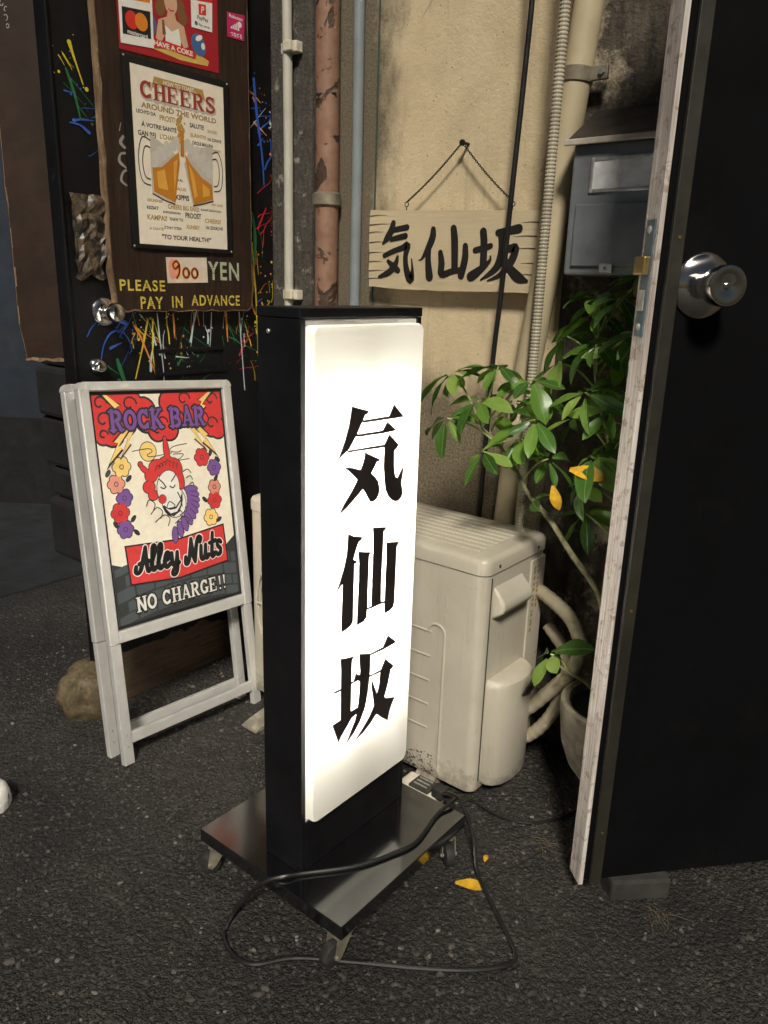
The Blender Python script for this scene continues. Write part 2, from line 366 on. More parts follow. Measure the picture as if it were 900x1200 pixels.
TXT = {}
def text_polys(string, bold=0.0, shear=0.0, space=1.0):
    key = (string, bold, shear, space)
    if key not in TXT:
        cu = bpy.data.curves.new('t', 'FONT'); cu.body = string; cu.offset = bold; cu.shear = shear; cu.space_character = space; cu.resolution_u = 3
        ob = bpy.data.objects.new('t', cu); COL.objects.link(ob)
        dg = bpy.context.evaluated_depsgraph_get(); me = ob.evaluated_get(dg).to_mesh()
        V = [(v.co.x, v.co.y) for v in me.vertices]; F = [tuple(p.vertices) for p in me.polygons]
        bpy.data.objects.remove(ob); bpy.data.curves.remove(cu); TXT[key] = (V, F)
    return TXT[key]
def text(mb, string, x0, x1, y0, y1, fn, bold=.012, shear=0.0, rot=0.0, grow=0.0, space=1.0, arc=0.0):
    V, F = text_polys(string, bold, shear, space)
    if not V: return
    V0 = text_polys(string, .012, shear, space)[0]
    ax, bx = min(v[0] for v in V0), max(v[0] for v in V0); ay, by = min(v[1] for v in V0), max(v[1] for v in V0)
    o = []
    for x, y in V:
        u = (x-ax)/(bx-ax); q = (y-ay)/(by-ay); X = x0+(x1-x0)*u; Y = y0+(y1-y0)*q + rot*(u-.5)*(x1-x0) - arc*(u-.5)**2
        o.append(fn(X, Y))
    fs = []
    for f in F:
        (px, py), (qx, qy), (rx, ry) = [V[i] for i in f[:3]]
        fs.append(f if (qx-px)*(ry-py)-(rx-px)*(qy-py) > 0 else f[::-1])
    mb.add(o, fs)

# a small slab-serif alphabet for the posters
def slab_letter(ch, th=.19, sl=.075):
    st = []
    def stem(x, y0=0, y1=1, serif=(1, 1)):
        st.append([(x, y0, th), (x, y1, th)])
        if serif[0]: st.append([(x-th*.95, y0+sl/2, sl), (x+th*.95, y0+sl/2, sl)])
        if serif[1]: st.append([(x-th*.95, y1-sl/2, sl), (x+th*.95, y1-sl/2, sl)])
    def arc(cx, cy, rx, ry, a0, a1, wd=th, n=12):
        st.append([(cx+rx*math.cos(R(a0+(a1-a0)*k/n)), cy+ry*math.sin(R(a0+(a1-a0)*k/n)), wd) for k in range(n+1)])
    W = .78
    if ch == 'C': arc(.40, .5, .29, .42, 48, 312); st.append([(.64, .66, .09), (.64, .98, .09)]); st.append([(.64, .04, .07), (.64, .3, .07)])
    elif ch == 'G': arc(.40, .5, .29, .42, 48, 330); stem(.62, .05, .45, (0, 1)); st.append([(.62, .66, .08), (.62, .98, .08)])
    elif ch == 'O': arc(.40, .5, .30, .42, 0, 360, th, 22)
    elif ch == 'H': stem(.16); stem(.64); st.append([(.16, .5, .1), (.64, .5, .1)])
    elif ch == 'E':
        stem(.16); st.append([(.1, .955, .09), (.62, .955, .09)]); st.append([(.1, .045, .09), (.66, .045, .09)]); st.append([(.16, .5, .09), (.46, .5, .09)])
        st += [[(.62, 1, .08), (.62, .72, .06)], [(.65, 0, .08), (.65, .3, .06)], [(.47, .38, .06), (.47, .63, .06)]]
    elif ch in 'RB':
        stem(.16); st.append([(.1, .955, .09), (.42, .955, .09)]); st.append([(.16, .5, .08), (.42, .5, .08)]); arc(.42, .73, .19, .205, -90, 90)
        if ch == 'R': st.append([(.38, .5, .17), (.66, .02, .18)]); st.append([(.56, .04, .08), (.8, .04, .08)])
        else: arc(.42, .26, .23, .22, -90, 90); st.append([(.1, .04, .09), (.42, .04, .09)])
    elif ch == 'S': arc(.38, .74, .23, .19, 30, 270, th*.9); arc(.38, .26, .26, .2, 90, -150, th*.9); st.append([(.6, .66, .07), (.6, .98, .07)]); st.append([(.12, .02, .07), (.12, .34, .07)])
    elif ch == 'K': stem(.16); st.append([(.2, .42, .12), (.62, .95, .12)]); st.append([(.32, .55, .18), (.66, .04, .18)]); st.append([(.55, .04, .08), (.8, .04, .08)]); st.append([(.5, .96, .08), (.74, .96, .08)])
    elif ch == 'A': st += [[(.12, .03, .09), (.38, 1, .13)], [(.38, 1, .18), (.66, .03, .18)], [(.2, .32, .09), (.58, .32, .09)], [(.0, .04, .08), (.24, .04, .08)], [(.52, .04, .08), (.8, .04, .08)]]
    elif ch == 'N': stem(.14); stem(.66, 0, 1, (0, 1)); st.append([(.12, .95, .18), (.64, .06, .18)])
    elif ch == '!': st += [[(.2, .98, .17), (.2, .34, .08)], [(.2, .13, .15), (.2, .0, .15)]]; W = .36
    elif ch == ' ': W = .34
    return st, W
def slab_text(mb, string, x0, x1, y0, y1, fn, fat=0.0, rot=0.0, arc=0.0):
    lay = [slab_letter(c) for c in string]; tot = sum(l[1] for l in lay)+.08*(len(lay)-1); sx = (x1-x0)/tot; sy = y1-y0; cx = 0
    for st, W in lay:
        for s_ in st:
            g = lambda px, py, cx=cx: fn(x0+(cx+px)*sx, y0+py*sy + rot*((cx+px)/tot-.5)*(x1-x0) - arc*(((cx+px)/tot-.5)**2))
            stroke(mb, [(a, b, c_+fat) for a, b, c_ in s_], g, caps=len(s_) > 2 or fat > 0)
        cx += W+.08

# ------------------------------------------------------------------ ground
def gz(x, y):
    dip = max(0, min(1, (-1.42-x)/.12))*max(0, min(1, (y-.95)/.35))*max(0, min(1, (1.9-y)/.3))*max(0, min(1, (x+1.75)/.12))
    return -.026*dip + .010*(noise.noise(Vector((x*1.1, y*1.1, 0))))*min(1, abs(x+.88)+.3) + .0035*noise.noise(Vector((x*7, y*7, 3)))
def axis_coords(lo, hi, f0, f1, fine, coarse):
    out = []; x = lo
    while x < hi: out.append(x); x += fine if f0 <= x < f1 else coarse
    out.append(hi); return out
xs = axis_coords(-14, 12, -2.4, .3, .018, .3); ys = axis_coords(-10, 16, .4, 1.9, .018, .3)
g = MB(); nx = len(xs)
for y in ys:
    for x in xs: g.v.append((x, y, gz(x, y) if (-2.4 <= x <= .3 and .4 <= y <= 1.9) else gz(x, y)*.6))
for j in range(len(ys)-1):
    for i in range(nx-1): a = j*nx+i; g.f.append((a, a+1, a+nx+1, a+nx))
tag(g.build('ground', 'asphalt', None, smooth=True), kind='structure')

# loose aggregate standing proud of the tar
g = MB()
ico = bmesh.new(); bmesh.ops.create_icosphere(ico, subdivisions=1, radius=1); iv = [v.co.copy() for v in ico.verts]; jf = [tuple(v.index for v in f.verts) for f in ico.faces]; ico.free()
rnd = random.Random(3)
for k in range(30000):
    x = rnd.uniform(-2.6, .25); y = rnd.uniform(.35, 1.68)
    dn = noise.noise(Vector((x*2.2, y*2.2, 8)))
    if rnd.random() > .55+.6*dn: continue
    sc = .0013+.0042*rnd.random()**1.8*(1.7 if rnd.random() < .06 else 1)
    q = Matrix.Rotation(rnd.uniform(0, 6.28), 3, 'Z') @ Matrix.Diagonal((sc*rnd.uniform(.8, 1.6), sc*rnd.uniform(.7, 1.2), sc*rnd.uniform(.35, .7)))
    c = Vector((x, y, gz(x, y)+sc*.12)); g.add([q @ (v*(1+rnd.uniform(-.2, .2)))+c for v in iv], jf)
tag(g.build('gravel', 'gravel_stone'), 'loose grey grit scattered over the dark asphalt', 'gravel', kind='stuff')

# crack in the asphalt, a shallow ragged groove of dark tar
g = FMB(); pts = []
for k in range(15):
    t = k/14; x, y = -.62+.075*t, 1.14+.24*t; x += .012*noise.noise(Vector((t*7, 1, 0))); pts.append((x, y, .0035+.003*noise.noise(Vector((t*9, 4, 0)))))
stroke(g, pts, lambda a, b: (a, b, gz(a, b)+.003)); tag(g.build('asphalt_crack', 'ink_black'), kind='structure')

# ------------------------------------------------------------------ the walls of the corner
WY = 1.70
t = thing('plaster_wall', 'stained beige plaster wall behind the hanging wooden name board', 'wall', (-1.2, WY, 0))
MB().box(-1.63, -.845, WY, WY+.2, -.05, 3.2).build('plaster_face', 'plaster', t)
t = thing('concrete_pilaster', 'narrow grimy grey concrete pilaster carrying the thin white pipe', 'pilaster', (-1.72, WY, 0))
MB().box(-1.84, -1.632, WY-.022, WY+.2, -.05, 3.2).build('pilaster_shaft', 'pilaster', t, bevel=.006)
t = thing('concrete_wall', 'dark mould-blotched concrete wall behind the metal mailbox', 'wall', (-.4, WY, 0))
MB().box(-.843, .35, WY-.006, WY+.2, -.05, 3.2).build('concrete_face', 'dark_concrete', t)
MB().box(.36, 6, WY-.004, WY+.2, -.05, 3.4).build('concrete_return', 'dark_concrete', t)

# pipes on the wall
def vpipe(name, label, x, r, mat, z0, z1, yoff, x1=None, n=16):
    t = thing(name, label, 'pipe', (x, WY-yoff, z0)); xx = x if x1 is None else x1
    MB().tube([(x+(xx-x)*k/8, WY-yoff+.0015*math.sin(k*2.1), z0+(z1-z0)*k/8) for k in range(9)], r, n).build('pipe_run', mat, t, smooth=True)
    return t
t = vpipe('white_pipe', 'slim off-white plastic pipe clipped to the grimy concrete pilaster', -1.700, .0135, 'white_pipe', 0, 3.0, .045)
for z in (1.12, 1.765):
    g = MB(); g.box(-1.722, -1.662, WY-.05, WY-.024, z-.014, z+.014); g.box(-1.70, -1.672, WY-.064, WY-.048, z-.013, z+.013); g.build('pipe_clip', 'clip_white', t, bevel=.003)
t = vpipe('rusty_drainpipe', 'pinkish brown drainpipe with flaking paint and rust patches', -1.555, .032, 'rust_pipe', 0, 3.0, .04, n=24)
MB().lathe((-1.555, WY-.04, 1.375), (0, 0, 1), [(-.018, .033), (-.014, .039), (.014, .039), (.018, .033)], 24).build('collar', 'clamp_metal', t, smooth=True)
MB().tube([(-1.592, WY-.045, 1.635), (-1.555, WY-.076, 1.632), (-1.518, WY-.045, 1.635)], .003, 6).build('wire_tie', 'ink_black', t)
vpipe('grey_conduit', 'straight blue-grey conduit pipe running up the wall', -1.463, .0145, 'grey_pipe', 0, 3.0, .022)
t = thing('green_wire', 'thin dark green wire stretched up the beige wall', 'wire', (-1.41, WY-.006, .5))
MB().tube([(-1.412, WY-.004, .5), (-1.413, WY-.005, 1.2), (-1.409, WY-.006, 1.9), (-1.407, WY-.004, 3)], .0022, 6).build('wire_run', 'cable_green', t)
t = thing('black_cable', 'loose black cable hanging down in front of the wooden name board', 'cable', (-1.0, WY-.05, .3))
cp = [(-.955, 1.62, 3.0), (-.955, 1.625, 2.2), (-.940, 1.63, 1.80), (-.945, 1.632, 1.62), (-.957, 1.632, 1.36), (-.970, 1.64, 1.16), (-.987, 1.65, .99), (-1.0, 1.665, .8), (-1.008, 1.67, .6), (-1.01, 1.67, .3)]
MB().tube(smooth_pts(cp, 6), .0062, 10).build('cable_run', 'cable_black', t, smooth=True)
# corrugated conduit
t = thing('corrugated_conduit', 'ribbed beige flexible conduit beside the wide drain duct', 'conduit', (-.89, WY-.03, .4))
g = MB(); prof = []; z = .45
while z < 2.3: prof += [(z, .0098), (z+.0028, .0112), (z+.0048, .0112), (z+.0070, .0098)]; z += .0076
ax = Vector((.014, -.01, 1.1)).normalized()
g.lathe((-.866, 1.615, 0), ax, prof, 12); g.build('ribbed_hose', 'conduit', t)
# wide duct, a bit out of plumb
t = thing('drain_duct', 'wide cream plastic drain duct with a bolted strap', 'pipe', (-.9, WY-.05, 0))
g = MB(); g.tube([(-.945, 1.66, 0), (-.925, 1.66, .56), (-.919, 1.66, .655), (-.901, 1.66, .935), (-.871, 1.66, 1.172), (-.84, 1.66, 1.534), (-.829, 1.66, 1.647), (-.823, 1.66, 1.72), (-.77, 1.66, 3.0)], .031, 24); g.build('duct_run', 'duct', t, smooth=True)
MB().lathe((-.8345, 1.66, 1.59), (.09, 0, 1), [(-.015, .031), (-.013, .0345), (.013, .0345), (.015, .031)], 24).build('strap', 'clamp_metal', t, smooth=True)
g = MB(); g.box(-.806, -.765, 1.655, 1.665, 1.575, 1.603); g.build('strap_tab', 'clamp_metal', t, bevel=.002)
MB().lathe((-.777, 1.654, 1.589), (0, -1, 0), [(0, .007), (.005, .006)], 6).build('bolt', 'zinc', t)

# ------------------------------------------------------------------ hanging name board
BR = [[[-1319,1309,12],[-1325,1291,15],[-1339,1272,14],[-1352,1259,5]],[[-1318,1292,11],[-1297,1295,11],[-1274,1298,12]],[[-1324,1269,10],[-1303,1273,11],[-1278,1277,12]],[[-1346,1229,10],[-1316,1240,11],[-1287,1248,12],[-1270,1254,15],[-1276,1226,12],[-1271,1194,14],[-1257,1170,18],[-1252,1194,7],[-1256,1221,3]],[[-1302,1226,7],[-1307,1210,12],[-1328,1188,14],[-1362,1175,7]],[[-1333,1215,8],[-1314,1201,14],[-1299,1192,12]],[[-1191,1291,12],[-1192,1273,15],[-1204,1247,14],[-1223,1221,5],[-1233,1218,2]],[[-1202,1247,11],[-1203,1215,14],[-1197,1178,18]],[[-1130,1292,14],[-1125,1262,16],[-1121,1195,15]],[[-1166,1236,11],[-1161,1210,15],[-1160,1184,14],[-1127,1192,12],[-1102,1195,11]],[[-1093,1251,12],[-1092,1221,15],[-1101,1182,15]],[[-1044,1283,15],[-1040,1256,15],[-1039,1206,15]],[[-1064,1241,11],[-1039,1246,12],[-1021,1251,10]],[[-1072,1180,19],[-1051,1193,16],[-1022,1216,7],[-1020,1228,3]],[[-1003,1280,12],[-974,1284,14],[-948,1288,16]],[[-991,1277,18],[-989,1241,16],[-1002,1201,14],[-1043,1173,4]],[[-985,1241,10],[-965,1245,14],[-953,1245,15],[-962,1216,15],[-989,1186,10],[-1024,1171,3]],[[-987,1231,10],[-967,1202,15],[-941,1180,19],[-918,1172,7]]]
SY = 1.662
t = thing('wooden_name_board', 'pale wooden board with three brushed black characters hung by a chain', 'sign', (-1.15, SY+.01, 1.23))
top = []; bot = []
for k in range(25):
    u = k/24; x = -1.398+.508*u; top.append((x, 1.343-.017*u+.0016*noise.noise(Vector((u*14, 0, 0))))); bot.append((x, 1.150-.008*u-.003*math.sin(u*5)+.0018*noise.noise(Vector((u*12, 5, 0)))))
edge = lambda x0, z0, z1, sgn: [(x0+sgn*(.004*noise.noise(Vector((z0*40+k*1.7, x0, 2)))), z0+(z1-z0)*k/9) for k in range(1, 9)]
outl = top + edge(-.888, top[-1][1], bot[-1][1], 1) + bot[::-1] + edge(-1.400, bot[0][1], top[0][1], 1)
MB().prism(outl, lambda a, b: (a, SY, b), lambda a, b: (a, SY+.016, b)).build('board', 'pale_sign', t)
for z, x0, ln in ((1.328, -1.40, .06), (1.306, -1.40, .075), (1.287, -1.402, .05), (1.262, -1.4, .06), (1.236, -1.4, .05), (1.213, -1.4, .045), (1.190, -1.4, .06), (1.170, -1.4, .05), (1.30, -.892, -.05), (1.27, -.892, -.07), (1.243, -.892, -.06), (1.21, -.892, -.045), (1.185, -.892, -.06)):
    g = FMB(); stroke(g, [(x0, z, .0035), (x0+ln*.5, z+.002, .002), (x0+ln, z+.001, .0005)], lambda a, b: (a, SY-.0006, b), False); g.build('split', 'kick_wood', t)
names3 = (0, 6, 11, 18)
for c in range(3):
    g = FMB()
    for s_ in BR[names3[c]:names3[c+1]]: stroke(g, smooth_pts([(a/1000, b/1000, w_*1.3/1000) for a, b, w_ in s_], 4), lambda a, b: (a, SY-.0012, b))
    g.build('lettering', 'ink_black', t)
nail = Vector((-1.125, 1.672, 1.486))
MB().lathe((nail.x, WY+.01, nail.z), (0, -1, 0), [(0, .0035), (.035, .0035), (.036, .0075), (.042, .0065)], 12).build('nail', 'chain', t)
for ex, ez in ((-1.283, 1.347), (-.973, 1.336)):
    e = Vector((ex, SY+.006, ez)); g = MB(); ring = [(e.x+.006*math.cos(a), e.y, e.z+.007+.006*math.sin(a)) for a in (k*math.pi/6 for k in range(13))]
    g.tube(ring, .0012, 6, False).tube([e, e-Vector((0, 0, .012))], .0014, 6); g.build('screw_eye', 'chain', t)
    a = e+Vector((0, 0, .012)); L = (nail-a); n = int(L.length/.0062)
    g = MB(); dr = L.normalized(); sd = dr.cross(Vector((0, 1, 0))).normalized()
    for k in range(n):
        c = a+L*((k+.5)/n)-Vector((0, 0, .006*math.sin(math.pi*(k+.5)/n))); p = sd if k % 2 else Vector((0, 1, 0))
        g.tube([c+dr*.0042*math.cos(q)+p*.0020*math.sin(q) for q in (j*math.pi/4 for j in range(9))], .0011, 5, False)
    g.build('chain', 'chain', t)

# ------------------------------------------------------------------ mailbox
MY = 1.575
t = thing('mailbox', 'dark grey metal wall mailbox with name window and flap', 'mailbox', (-.62, MY, 1.16))
x0, x1, zb, zt = -.785, -.475, 1.185, 1.442
MB().box(x0, x1, MY, WY-.004, zb, zt).build('body', 'mail_metal', t, bevel=.006)
g = MB(); g.prism([(MY-.012, zt+.004), (WY-.005, zt+.085), (WY-.005, zt+.075), (MY-.006, zt-.006)], lambda a, b: (x0-.014, a, b), lambda a, b: (x1+.014, a, b)); g.build('roof', 'mail_roof', t, bevel=.004)
MB().box(x0-.014, x1+.014, MY-.018, MY-.0125, zt-.006, zt+.006).build('roof_lip', 'lip', t, bevel=.002)
MB().box(x0+.018, x1-.018, MY-.006, MY-.001, zb+.018, zb+.140).build('flap', 'mail_metal', t, bevel=.004)
g = MB(); fz0, fz1, fx0, fx1 = zb+.168, zb+.220, x0+.050, x1-.05
g.box(fx0, fx1, MY-.005, MY-.001, fz1, fz1+.007).box(fx0, fx1, MY-.005, MY-.001, fz0-.007, fz0).box(fx0-.007, fx0, MY-.005, MY-.001, fz0-.007, fz1+.007).box(fx1, fx1+.007, MY-.005, MY-.001, fz0-.007, fz1+.007)
fr = g.build('name_window', 'zinc', t, bevel=.0015)
MB().box(fx0, fx1, MY-.003, MY-.0005, fz0, fz1).build('name_card', 'mail_paper', fr)
g = MB(); g.box(-.700, -.672, MY-.011, MY-.006, zb+.006, zb+.024); lt = g.build('latch', 'zinc', t, bevel=.002)
MB().lathe((-.686, MY-.011, zb+.015), (0, -1, 0), [(0, .004), (.003, .003)], 10).build('latch_rivet', 'steel', lt)

# ------------------------------------------------------------------ air conditioner
AX, AY, AW, AD, AZ0, AZ1 = -.776, 1.330, .751, .275, .027, .603
t = thing('air_conditioner', 'grimy ivory air conditioner outdoor unit standing on the asphalt', 'air conditioner', (AX-AW/2, AY+AD/2, 0))
def rrect(x0, x1, y0, y1, r, n=5):
    o = []
    for cx, cy, a0 in ((x1-r, y1-r, 0), (x0+r, y1-r, 90), (x0+r, y0+r, 180), (x1-r, y0+r, 270)):
        o += [(cx+r*math.cos(R(a0+90*k/n)), cy+r*math.sin(R(a0+90*k/n))) for k in range(n+1)]
    return o
oz = lambda z: (lambda a, b: (a, b, z))
body = MB().prism(rrect(AX-AW, AX, AY, AY+AD, .024), oz(AZ0), oz(.562)).build('casing', 'ac_ivory', t, smooth=True)
g = MB(); lay = [(.5645, 0.0, .026), (.590, 0.0, .026), (.598, .004, .024), (.602, .012, .020)]
for i, (z, ins, r) in enumerate(lay):
    rr = rrect(AX-AW-.003+ins, AX+.003+-ins, AY-.003+ins, AY+AD+.003-ins, r); n = len(rr); g.v += [(a, b, z) for a, b in rr]
    if i:
        for k in range(n): g.f.append(((i-1)*n+k, (i-1)*n+(k+1) % n, i*n+(k+1) % n, i*n+k))
g.f.append(tuple(range(n))[::-1]); g.f.append(tuple(range((len(lay)-1)*n, len(lay)*n)))
lid = g.build('lid', 'ac_ivory', t, smooth=True)
for k in range(9):
    y = AY+.040+.0245*k; MB().box(AX-AW+.03, AX-.045, y, y+.012, .6, .6048).build('rib', 'ac_ivory', lid, bevel=.002)
for (sx, sy) in ((AX+.0035, AY+.05), (AX+.0035, AY+.225)):
    MB().lathe((sx, sy, .578), (1, 0, 0), [(-.001, .004), (.0012, .0035)], 10).build('screw', 'ac_dark', lid)
for z in (.09, .30, .52): MB().lathe((AX+.0005, AY+.255, z), (1, 0, 0), [(-.001, .0042), (.0035, .0036)], 10).build('screw', 'zinc', t)
# embossed arch and horizontal seams on the front plate
g = MB(); ar = [(-.872, .045), (-.872, .40)] + [(-.872-.022+.022*math.cos(R(a)), .40+.02*math.sin(R(a))) for a in range(20, 181, 20)] + [(-.916, .045)]
g.tube([(x, AY-.0005, z) for x, z in ar[:-1]][:11], .0035, 8); g.build('embossed_arch', 'ac_ivory', t, smooth=True)
for k in range(5):
    z = .395-.062*k; MB().box(AX-AW+.05, -.908, AY-.0028, AY+.002, z, z+.0045).build('seam', 'ac_ivory', t, bevel=.0015)
for (cx, cz) in ((-.895, .482), (-.872, .482), (-.872, .438)):
    MB().box(cx-.0025, cx+.0025, AY-.0018, AY+.002, cz-.012, cz+.012).build('emboss_mark', 'ac_ivory', t, bevel=.001)
# soot along the bottom of the front plate
g = FMB(); rnd = random.Random(5)
for k in range(420):
    x = -1.07+.185*rnd.random(); wd = .0032*rnd.random()**2+.0005; z = AZ0+.003+(.012+.05*max(0, (x+1.07)/.185))*rnd.random()**1.8
    g.poly([(x+wd*math.cos(a)*rnd.uniform(.6, 1.4), z+wd*.55*math.sin(a)*rnd.uniform(.6, 1.3)) for a in (j*.628 for j in range(10))], lambda a, b: (a, AY-.0009, max(b, AZ0+.001)))
g.build('soot_stain', 'ac_dark', t)
# fan guard
cx, cz = AX-AW+.275, .305
MB().lathe((cx, AY+.0005, cz), (0, -1, 0), [(0, .232), (.0006, .232)], 40).build('fan_recess', 'ac_dark', t)
g = MB()
for k in range(9):
    r = .06+.0222*k; g.tube([(cx+r*math.cos(a), AY-.008-.012*math.cos(r/.24*1.5), cz+r*math.sin(a)) for a in (j*math.pi/24 for j in range(49))], .0026, 6, False)
g.tube([(cx+.243*math.cos(a), AY-.004, cz+.243*math.sin(a)) for a in (j*math.pi/24 for j in range(49))], .0055, 8, False)
for k in range(16):
    a = k*math.pi/8; g.tube([(cx+r*math.cos(a), AY-.008-.012*math.cos(r/.24*1.5), cz+r*math.sin(a)) for r in (.04, .10, .16, .24)], .0026, 6)
g.build('fan_guard', 'ac_ivory', t, smooth=True)
g = MB().lathe((cx, AY-.024, cz), (0, 1, 0), [(0, .05), (.006, .055)], 24); g.build('fan_boss', 'ac_ivory', t)
# service side: handle scoop, valve cover
MB().box(AX-.012, AX+.0022, AY+.0245, AY+.0265, .05, .555).build('side_seam', 'ac_dark', t)
g = MB(); oy = lambda y: (lambda a, b: (a, y, b))
hs = [(AX-.004, .535), (AX+.026, .502), (AX+.030, .488), (AX+.026, .474), (AX-.004, .452)]
g.prism(hs, oy(AY+.036), oy(AY+.165)); g.build('handle_scoop', 'ac_ivory', t, smooth=True, bevel=.006, seg=3)
vc = []
for k in range(15):
    a = R(-90+180*k/14); vc.append((AX-.003+.058*math.cos(a)**.7 if math.cos(a) > 1e-6 else AX-.003, AY+.115+.083*math.sin(a)))
g = MB(); lay = [(.040, .92), (.048, 1.0), (.288, 1.0), (.300, .95), (.306, .80)]; n = len(vc)
for i, (z, s_) in enumerate(lay):
    g.v += [(AX-.003+(x-AX+.003)*s_, AY+.115+(y-AY-.115)*(.5+.5*s_), z) for x, y in vc]
    if i:
        for k in range(n-1): g.f.append(((i-1)*n+k, (i-1)*n+k+1, i*n+k+1, i*n+k))
g.f.append(tuple(range(n))); g.f.append(tuple(range((len(lay)-1)*n, len(lay)*n)))
vcov = g.build('valve_cover', 'ac_ivory', t, smooth=True)
g = MB(); g.tube([(AX-.003+.0555*math.cos(R(q))**.7, AY+.115+.080*math.sin(R(q)), .262+.0002*q) for q in (-8, 8, 24, 40, 55)], [.004, .0115, .0125, .0115, .004], 12); g.build('grip_slot_shade', 'ac_dark', vcov, smooth=True)  # solid dark tube, the shade of the grip recess put into its colour
MB().box(AX-.01, AX+.003, AY+.20, AY+.268, .06, .55).build('rear_cover', 'ac_ivory', t, bevel=.003)
g = FMB(); fs = lambda a, b: (AX+.0036, a, b)
rnd = random.Random(9)
for col in range(2):
    z = .525
    while z > .36 + .05*col:
        hh = rnd.uniform(.004, .010); g.poly([(AY+.212+.017*col, z), (AY+.222+.017*col+rnd.uniform(-.003, .002), z), (AY+.222+.017*col, z+hh), (AY+.213+.017*col, z+hh)], fs); z -= hh+rnd.uniform(.004, .008)
g.build('printed_label', 'c_tan', t)
for x in (AX-AW+.13, AX-.13):
    fy = .13 if x < AX-.4 else .012
    g = MB(); g.prism([(AY-fy, -.01), (AY+AD+.012, -.01), (AY+AD+.012, .0), (AY+AD-.01, AZ0), (AY+.01, AZ0), (AY-fy*.75, .012), (AY-fy, .003)], lambda a, b: (x-.028, a, b), lambda a, b: (x+.028, a, b)); g.build('foot', 'ac_ivory', t, bevel=.002)
# insulated pipe loops
pts = [(-.79, 1.50, .17), (-.745, 1.50, .185), (-.685, 1.51, .258), (-.645, 1.52, .318), (-.634, 1.53, .375), (-.662, 1.54, .425), (-.715, 1.555, .452), (-.80, 1.60, .46)]
a = thing('refrigerant_pipe', 'cream wrapped pipe looping up beside the air conditioner', 'pipe', (-.72, 1.52, .3)); MB().tube(smooth_pts(pts, 16), [.0163+(.0011 if k % 4 == 0 else (.0004 if k % 4 == 1 else 0)) for k in range((len(pts)-1)*16+1)], 14).build('wrapped_pipe', 'pipe_wrap', a, smooth=True)
pts = [(-.78, 1.52, .085), (-.738, 1.52, .108), (-.695, 1.53, .168), (-.675, 1.55, .24), (-.69, 1.59, .31), (-.76, 1.62, .36)]
a = thing('refrigerant_pipe', 'lower cream wrapped pipe bending away behind the taller pipe loop', 'pipe', (-.72, 1.54, .2)); MB().tube(smooth_pts(pts, 16), [.0152+(.0011 if k % 4 == 0 else (.0004 if k % 4 == 1 else 0)) for k in range((len(pts)-1)*16+1)], 14).build('wrapped_pipe', 'pipe_wrap', a, smooth=True)

# ------------------------------------------------------------------ backlit sign on casters
BX0, BX1, BY0, BY1, PZ, BZ = -.931, -.836, .8365, 1.1424, .100, 1.1166
t = thing('light_box_sign', 'glowing white standing sign with three black characters on a black wheeled base', 'sign', (-.885, .985, 0))
cab = MB().box(BX0, BX1, BY0, BY0+.012, PZ+.001, BZ-.0165).build('side_panel', 'black_paint', t, bevel=.0015)
MB().box(BX0, BX1, BY1-.012, BY1, PZ+.001, BZ-.0165).build('side_panel', 'black_paint', t, bevel=.0015)
MB().box(BX0-.001, BX1+.001, BY0-.001, BY1+.001, BZ-.016, BZ).build('top_panel', 'black_paint', t, bevel=.002)
MB().box(BX0, BX1, BY0+.0123, BY1-.0123, PZ+.001, .2045).build('bottom_panel', 'black_paint', t, bevel=.0015)
lin = MB(); lin.box(BX0+.003, BX1-.003, BY0+.0125, BY0+.0135, .206, 1.098).box(BX0+.003, BX1-.003, BY1-.0135, BY1-.0125, .206, 1.098).box(BX0+.003, BX1-.003, BY0+.014, BY1-.014, .205, .207).box(BX0+.003, BX1-.003, BY0+.014, BY1-.014, 1.097, 1.099)
lin.build('reflector_lining', 'lining', t)
for tx in (-.862, -.9005):
    tb = MB().tube([(tx, .985, .37), (tx, .985, .96)], .0105, 14).build('fluorescent_tube', 'tube_light', t, smooth=True)
    for z in (.358, .972): MB().lathe((tx, .985, z-.012), (0, 0, 1), [(0, .0115), (.024, .0115)], 14).build('tube_socket', 'lining', tb)
MB().box(-.8825, -.880, BY0+.015, BY1-.015, .208, 1.096).build('divider', 'lining', t)
def tray(xf, sgn, dp=.0185):
    g = FMB(); y0, y1, z0, z1, r = .8495, 1.1295, .2085, 1.0905, .014
    base = rrect(y0, y1, z0, z1, r, 4); n = len(base); cyc = (y0+y1)/2; czc = (z0+z1)/2
    prof = [(dp+.006, 0.0), (.005, 0.0), (.0015, .0015), (0, .005)]
    for dx, ins in prof:
        g.v += [(xf-sgn*dx, cyc+(a-cyc)*(1-ins/((y1-y0)/2)), czc+(b-czc)*(1-ins/((z1-z0)/2))) for a, b in base]
    for i in range(len(prof)-1):
        for k in range(n): g.f.append((i*n+k, i*n+(k+1) % n, (i+1)*n+(k+1) % n, (i+1)*n+k))
    g.f.append(tuple(range((len(prof)-1)*n, len(prof)*n)))
    return g.build('acrylic_panel', 'acrylic', t, smooth=True)
p1 = tray(-.8185, 1); p2 = tray(-.9365, -1, .006)
